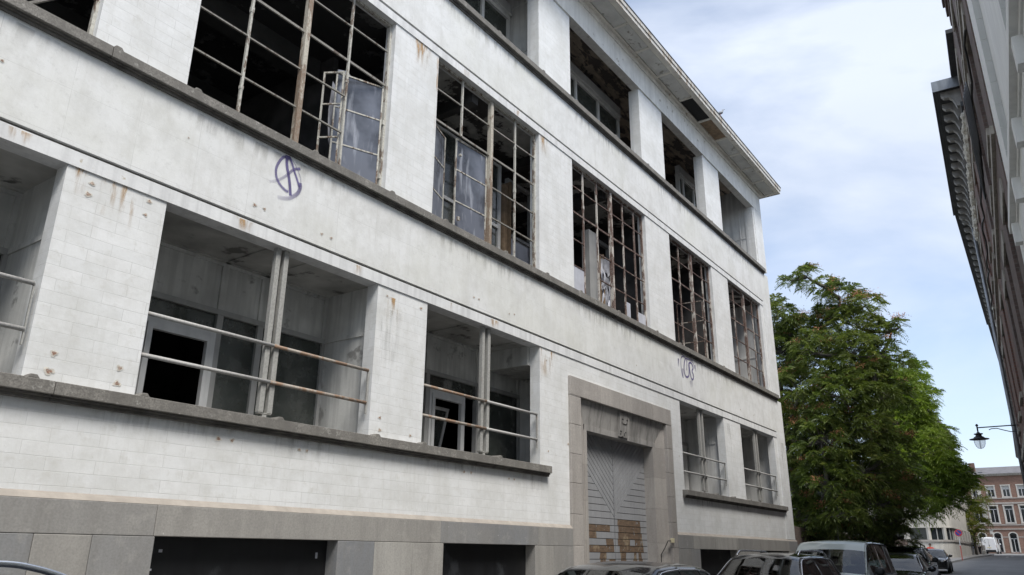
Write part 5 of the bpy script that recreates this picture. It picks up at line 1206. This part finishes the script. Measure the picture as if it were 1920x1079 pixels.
        # door mirror
        xm_ = xc_+.42; b = MB(); b.lathe([(.01, -.09), (.055, -.085), (.085, -.05), (.09, .05), (.075, .07), (.01, .075)], (xm_, sgn*(hw+.10), bz+.09), None, 14, axis='x')
        for i_, v_ in enumerate(b.v): b.v[i_] = (v_[0], sgn*(hw+.10)+(v_[1]-sgn*(hw+.10))*1.25, v_[2])
        b.box(xm_-.02, xm_+.03, min(sgn*hw*.9, sgn*(hw+.03)), max(sgn*hw*.9, sgn*(hw+.03)), bz+.02, bz+.06)
        b.build('door_mirror', MT['plastic'] if mirror == 'black' else paint, t, world=False, smooth=False, bevel=.01)
        for xd in (xh+.35, xh+1.25):
            if xd < xr: MB().box(xd, xd+.16, min(sgn*hw*.99, sgn*(hw+.02)), max(sgn*hw*.99, sgn*(hw+.02)), bz-.14, bz-.11).build('door_handle', paint, t, world=False, bevel=.008)
    b = MB(); b.box(-.02, .05, -hw*.46, hw*.46, hz*.60, hz*.76); b.build('grille', MT['plastic'], t, world=False, bevel=.015)
    b = MB(); b.box(-.035, -.0, -.26, .26, hz*.40, hz*.50); b.build('number_plate', MT['frame_w'], t, world=False, bevel=.004)
    b = MB(); b.box(-.03, .25, -hw*.80, hw*.80, .24, hz*.34); b.build('bumper_intake', MT['plastic'], t, world=False, bevel=.03)
    b = MB(); b.box(L_-.2, L_+.03, -hw*.85, hw*.85, .3, .55); b.build('rear_bumper', MT['plastic'], t, world=False, bevel=.03)
    if roofrail:
        for sgn in (-1, 1):
            y_ = sgn*(wt-.06); pts_ = [(xh+.10, y_, H-.02), (xh+.22, y_, H+.035), (xh+.42, y_, H+.058), (xr-.45, y_, H+.055), (xr-.22, y_, H+.03), (xr-.02, y_, H-.03)]
            MB().tube([(p[0], p[1], p[2]) for p in spline([tuple(q) for q in pts_], 5)], .017, 8).build('roof_rail', roofrail, t, world=False, smooth=True)
    if antenna: MB().tube([(antenna, 0, H), (antenna+.02, 0, H+.05), (antenna+.13, 0, H+.36)], [.02, .008, .004], 6).build('antenna', MT['plastic'], t, world=False)
    if panel_van:
        MB().box(L_+.001, L_+.008, -.008, .008, .55, H-.22).build('door_seam', MT['plastic'], t, world=False)
        MB().box(L_+.001, L_+.02, -.24, .24, .78, .90).build('number_plate', MT['cream'], t, world=False); MB().box(L_+.001, L_+.03, .03, .07, .98, 1.2).build('door_handle', MT['plastic'], t, world=False)
    # wipers
    for yy in (-.05, -.6): MB().tube([(xc_+.02, yy+.1, hz+.035), (xc_+.13, yy+.62, hz+.085)], .008, 5).build('wiper', MT['plastic'], t, world=False)
    return t
#            L     W     H     hood  belt  cowl  hdr   rearh tail  tailz
SEDAN = (4.60, 1.82, 1.46, .93, .93, 1.25, 2.02, 3.35, 4.12, 1.02)
HATCH = (4.30, 1.80, 1.46, .95, .95, 1.15, 1.90, 3.55, 4.08, 1.08)
SUVP = (4.55, 1.85, 1.60, 1.04, 1.03, 1.15, 1.86, 3.95, 4.38, 1.12)
MPV = (4.40, 1.86, 1.85, 1.12, 1.10, .85, 1.62, 4.10, 4.28, 1.25)
VANP = (5.4, 1.90, 2.36, 1.35, 1.30, .75, 1.45, 5.18, 5.30, 2.15)
def kerbside(x, y, tilt=0): return (x, y, gz(x+2))
car('black hatchback at the left picture edge with bright chrome roof rails', (-1.36, -2.95, .02), R(1), PAINT['blue'], HATCH, roofrail=MT['chrome'], antenna=None)
car('black saloon with chrome rimmed side windows in front of the grey door', (6.35, -3.22, .04), R(-1), PAINT['black'], SEDAN, chromewin=True)
car('black estate with silver roof rails ahead of the grey green van', (13.3, -2.86, gz(15)), R(0), PAINT['black'], SUVP, roofrail=MT['chrome'], chromewin=True)
car('grey green high roofed family van between the railed estate and the black saloon', (18.3, -2.94, gz(20)), R(1), PAINT['greyg'], MPV, antenna=2.3)
car('black saloon with silver roof just behind the grey green van', (25.0, -3.05, gz(27)), R(3), PAINT['black'], SEDAN, mirror='paint', chromewin=True)
car('tall black off roader with reflections of leaves in its windscreen', (31.6, -2.25, gz(34)), R(4), PAINT['black'], (4.7, 1.9, 1.62, 1.06, 1.06, 1.15, 1.9, 4.0, 4.5, 1.13), roofrail=MT['plastic'])
car('small black car farthest along the kerb with its front wheels in view', (57.5, .35, gz(59.5)), R(5), PAINT['black'], HATCH, mirror='paint')
car('white delivery van seen from behind in front of the brick building', (134.3, 3.1, gz(129)), R(179), PAINT['white'], (5.2, 1.75, 2.2, 1.3, 1.25, .75, 1.45, 4.98, 5.10, 2.0), group=None, name='delivery_van', cat='van', panel_van=True, mirror='paint')

# ================================================================== people and the bird on the roof
MT['skin'] = m_simple('skin', (.42, .26, .19), .08, 6, .55); MT['hair_d'] = m_simple('dark_hair', (.02, .016, .013), .3, 20, .7); MT['hair_w'] = m_simple('white_hair', (.6, .59, .57), .15, 20, .7)
CL = dict(red=m_simple('red_shirt_cloth', (.55, .05, .03), .15, 8, .8), navy=m_simple('dark_trousers', (.03, .035, .05), .2, 8, .85), jeans=m_simple('blue_jeans', (.09, .12, .20), .2, 8, .85), blackc=m_simple('black_jacket', (.018, .018, .02), .2, 8, .8), whitec=m_simple('white_shirt_cloth', (.62, .61, .58), .1, 8, .8), shoe=m_simple('dark_shoes', (.02, .018, .016), .2, 8, .6))
def skin(name, verts, edges, radii, mat, parent, sub=1, root=0):
    me = bpy.data.meshes.new(name); me.from_pydata(verts, edges, []); me.materials.append(mat)
    o = bpy.data.objects.new(name, me); C.objects.link(o); o.parent = parent
    md = o.modifiers.new('skin', 'SKIN'); md.use_smooth_shade = True
    if not me.skin_vertices: me.skin_vertices.new() if hasattr(me.skin_vertices, 'new') else None
    if not me.skin_vertices:
        bm = bmesh.new(); bm.from_mesh(me); bm.verts.layers.skin.verify(); bm.to_mesh(me); bm.free()
    for i, r_ in enumerate(radii): me.skin_vertices[0].data[i].radius = r_ if isinstance(r_, tuple) else (r_, r_)
    me.skin_vertices[0].data[root].use_root = True
    sb = o.modifiers.new('sub', 'SUBSURF'); sb.levels = sub; sb.render_levels = sub
    return o
def person(label, loc, rz, h, shirt, trousers, hair, stride=.12, arm=(0, 0), sleeves=True, group='people on the pavement'):
    t = thing('person', label, 'person', loc, rz, None); k = h/1.75
    def P(*a): return tuple(x*k for x in a)
    # local +x is the way the person faces
    V = [P(0, 0, .95), P(0, 0, 1.12), P(0, 0, 1.32), P(0, 0, 1.45), P(.01, 0, 1.53), P(.02, 0, 1.62), P(.015, 0, 1.70)]
    E_ = [(0, 1), (1, 2), (2, 3), (3, 4), (4, 5), (5, 6)]; Rr = [(.15*k, .11*k), (.135*k, .10*k), (.16*k, .11*k), (.11*k, .08*k), .052*k, (.078*k, .092*k), (.07*k, .08*k)]
    HA = []
    for s_, (fw, bend) in ((1, arm), (-1, (-arm[0], arm[1]))):
        b0 = len(V); el = P(fw*.5-.02, s_*.25, 1.14); wr = P(fw+.06+bend*.18, s_*(.24-.05*bend), .90+bend*.2)
        V += [P(0, s_*.17, 1.42), el, wr]; E_ += [(3, b0), (b0, b0+1), (b0+1, b0+2)]; Rr += [.06*k, .045*k, .030*k]
        pm = tuple(wr[i]+P(.02, 0, -.07)[i] for i in range(3)); V.append(pm); E_.append((b0+2, b0+3)); Rr.append((.035*k, .018*k)); HA.append((pm, s_))
        b0 = len(V); f_ = s_*stride; V += [P(0, s_*.09, .88), P(f_*.6+.03, s_*.10, .50), P(f_-.02, s_*.10, .09), P(f_+.14, s_*.12, .03)]; E_ += [(0, b0), (b0, b0+1), (b0+1, b0+2), (b0+2, b0+3)]; Rr += [.088*k, .058*k, .038*k, (.035*k, .025*k)]
    nb = len(V)
    body = skin('body', V, E_, Rr, MT['skin'], t)
    for pm, s_ in HA:
        for q, (dx, ln) in enumerate(((-.028, .062), (-.010, .074), (.010, .070), (.028, .055))):
            v0 = tuple(pm[i]+(dx*k if i == 0 else 0)-(0.01*k if i == 2 else 0) for i in range(3)); v1 = (v0[0]+.006*k, v0[1]-s_*.008*k, v0[2]-ln*.55*k); v2 = (v1[0]+.004*k, v1[1]-s_*.018*k, v1[2]-ln*.45*k)
            MB().tube([v0, v1, v2], [.0095*k, .0085*k, .007*k], 6).build('finger', MT['skin'], body, world=False, smooth=True)
        th0 = (pm[0]+.03*k, pm[1]-s_*.01*k, pm[2]+.03*k); MB().tube([th0, (th0[0]+.03*k, th0[1]-s_*.01*k, th0[2]-.03*k), (th0[0]+.035*k, th0[1]-s_*.015*k, th0[2]-.055*k)], [.012*k, .010*k, .008*k], 6).build('thumb', MT['skin'], body, world=False, smooth=True)
    # face: nose, eyes, mouth, ears
    MB().prism([(.085*k, 1.665*k), (.115*k, 1.625*k), (.085*k, 1.62*k)], 'y', -.012*k, .012*k).build('nose', MT['skin'], body, world=False, bevel=.004)
    for s_ in (-1, 1):
        MB().lathe([(.001, -.01*k), (.011*k, 0), (.001, .006*k)], (.088*k, s_*.03*k, 1.655*k), None, 8, axis='x').build('eye', MT['hair_d'], body, world=False)
        MB().lathe([(.001, -.01*k), (.022*k, 0), (.001, .01*k)], (.01*k, s_*.083*k, 1.64*k), None, 8, axis='y').build('ear', MT['skin'], body, world=False)
    MB().box(.082*k, .092*k, -.022*k, .022*k, 1.588*k, 1.596*k).build('mouth', MT['s_red'], body, world=False)
    b = MB(); prof = [(.001, 1.765*k), (.05*k, 1.755*k), (.085*k, 1.72*k), (.098*k, 1.675*k), (.096*k, 1.65*k)]; b.lathe(prof, -.005*k, 0, 14); 
    for i, v in enumerate(b.v): b.v[i] = (v[0]*1.05-(.012*k if v[2] < 1.70*k else 0), v[1]*.95, v[2]-(.05*k if v[0] < -.02*k and v[2] < 1.70*k else 0))
    b.build('hair', hair, t, world=False, smooth=True)
    # clothes follow the same joints a little wider
    VS = [P(0, 0, .84), P(0, 0, 1.12), P(0, 0, 1.32), P(0, 0, 1.44), P(.005, 0, 1.50)]; ES = [(0, 1), (1, 2), (2, 3), (3, 4)]; RS = [(.185*k, .15*k), (.18*k, .145*k), (.20*k, .15*k), (.155*k, .125*k), .085*k]
    for s_, (fw, bend) in ((1, arm), (-1, (-arm[0], arm[1]))):
        b0 = len(VS); el = P(fw*.5-.02, s_*.25, 1.14); wr = P(fw+.06+bend*.18, s_*(.24-.05*bend), .90+bend*.2)
        VS += [P(0, s_*.18, 1.43), el]; ES += [(3, b0), (b0, b0+1)]; RS += [.10*k, .07*k]
        if sleeves: VS.append(wr); ES.append((b0+1, b0+2)); RS.append(.05*k)
    skin('jacket' if sleeves else 'shirt', VS, ES, RS, shirt, t)
    VT = [P(0, 0, .96)]; ET = []; RT = [(.155*k, .12*k)]
    for s_ in (1, -1):
        f_ = s_*stride; b0 = len(VT); VT += [P(0, s_*.09, .88), P(f_*.6+.03, s_*.10, .50), P(f_-.02, s_*.10, .12)]; ET += [(0, b0), (b0, b0+1), (b0+1, b0+2)]; RT += [.10*k, .075*k, .06*k]
    skin('trousers', VT, ET, RT, trousers, t)
    for s_ in (1, -1):
        f_ = s_*stride; b = MB(); b.prism([((f_-.09)*k, 0), ((f_+.19)*k, 0), ((f_+.18)*k, .05*k), ((f_+.05)*k, .10*k), ((f_-.09)*k, .10*k)], 'y', (s_*.11-.05)*k, (s_*.11+.05)*k); b.build('shoe', CL['shoe'], t, world=False, bevel=.015*k)
    return t
person('man in a red shirt walking behind the small black car', (63.4, 1.18, gz(63.4)), R(185), 1.72, CL['red'], CL['navy'], MT['hair_d'], arm=(.10, .3), sleeves=False)
person('white haired person in pale top behind the tall black off roader', (55, .72, gz(55)), R(180), 1.74, CL['whitec'], CL['navy'], MT['hair_w'], arm=(.08, .1))
person('person in a black jacket and blue jeans before the concrete gate pillar', (109.5, 3.12, gz(109.5)+.02), R(200), 1.78, CL['blackc'], CL['jeans'], MT['hair_d'], stride=.05, arm=(.02, .9))
person('person in a white top and dark trousers standing near the white van', (110.5, 2.62, gz(110.5)+.02), R(150), 1.74, CL['whitec'], CL['blackc'], MT['hair_d'], stride=.08, arm=(.05, .6))
bt = thing('pigeon', 'small grey pigeon perched on the roof edge', 'bird', (21.3, -.74, 14.845), R(-60))
MT['plum'] = m_simple('pigeon_plumage', (.30, .32, .35), .3, 30, .8)
bo = skin('body', [(0, 0, .13), (-.08, 0, .12), (-.16, 0, .08), (-.26, 0, .05), (.06, 0, .17), (.09, 0, .23), (.10, 0, .27)], [(0, 1), (1, 2), (2, 3), (0, 4), (4, 5), (5, 6)], [(.065, .06), (.06, .05), (.04, .03), (.035, .01), (.05, .045), .028, .03], MT['plum'], bt, 2)
MB().prism([(.125, .275), (.16, .262), (.125, .258)], 'y', -.006, .006).build('beak', MT['plastic'], bt, world=False)
for s_ in (-1, 1): MB().tube([(0, s_*.025, .09), (.01, s_*.025, .0), (.04, s_*.03, .003)], .006, 5).build('leg', MT['s_pink'], bt, world=False)

# ------------------------------------------------------------------ pieces that stand apart become parts of their own
def split_apart(o, gap=.35):
    me = o.data
    if me.uv_layers or o.modifiers and any(md.type == 'SKIN' for md in o.modifiers): return
    bm = bmesh.new(); bm.from_mesh(me); bm.verts.ensure_lookup_table(); seen = {}; comps = []
    for v in bm.verts:
        if v.index in seen: continue
        st = [v]; seen[v.index] = len(comps); cur = []
        while st:
            a = st.pop(); cur.append(a.index)
            for e_ in a.link_edges:
                b_ = e_.other_vert(a)
                if b_.index not in seen: seen[b_.index] = len(comps); st.append(b_)
        comps.append(cur)
    co = np.array([v.co[:] for v in bm.verts]); bb = [(co[c].min(0), co[c].max(0)) for c in comps]; grp = list(range(len(comps)))
    def find(i):
        while grp[i] != i: i = grp[i]
        return i
    for i in range(len(comps)):
        for j in range(i):
            if find(i) != find(j) and np.all(bb[i][0]-gap < bb[j][1]) and np.all(bb[j][0]-gap < bb[i][1]): grp[find(i)] = find(j)
    roots = sorted({find(i) for i in range(len(comps))}); bm.free()
    if len(roots) < 2 or len(roots) > 14: return
    V = [v.co.copy() for v in me.vertices]; F = [tuple(p.vertices) for p in me.polygons]; MI = [p.material_index for p in me.polygons]; MATS = list(me.materials); nm = me.name.split('.')[0]
    first = True
    for r_ in roots:
        keep = {v for i, c in enumerate(comps) if find(i) == r_ for v in c}; order = sorted(keep); mp_ = {v: k for k, v in enumerate(order)}
        fs = [(tuple(mp_[v] for v in f), m_) for f, m_ in zip(F, MI) if f[0] in keep]
        n_ = bpy.data.meshes.new(nm); n_.from_pydata([V[v] for v in order], [], [f for f, _ in fs]); n_.polygons.foreach_set('material_index', [m_ for _, m_ in fs])
        for q in MATS: n_.materials.append(q)
        if first: o.data = n_; first = False
        else:
            c = o.copy(); c.data = n_; C.objects.link(c)
for o in list(FB.children):
    if o.type == 'MESH' and o.name.split('.')[0] in ('plinth', 'inner_wall', 'torn_door_post', 'inner_jamb', 'inner_shell', 'lintel_fascia', 'spandrel_band', 'shadow_groove', 'pane', 'paper_scrap', 'inner_window_frame', 'inner_door_frame'): split_apart(o)
for o in list(bpy.data.objects):
    if o.type == 'MESH' and o.name.split('.')[0] in ('splayed_jamb', 'plinth_capping', 'bare_wood_patch', 'limbs_'): split_apart(o)
    if o.type == 'MESH' and o.name.split('.')[0] == 'glazing_bars': split_apart(o, .22)
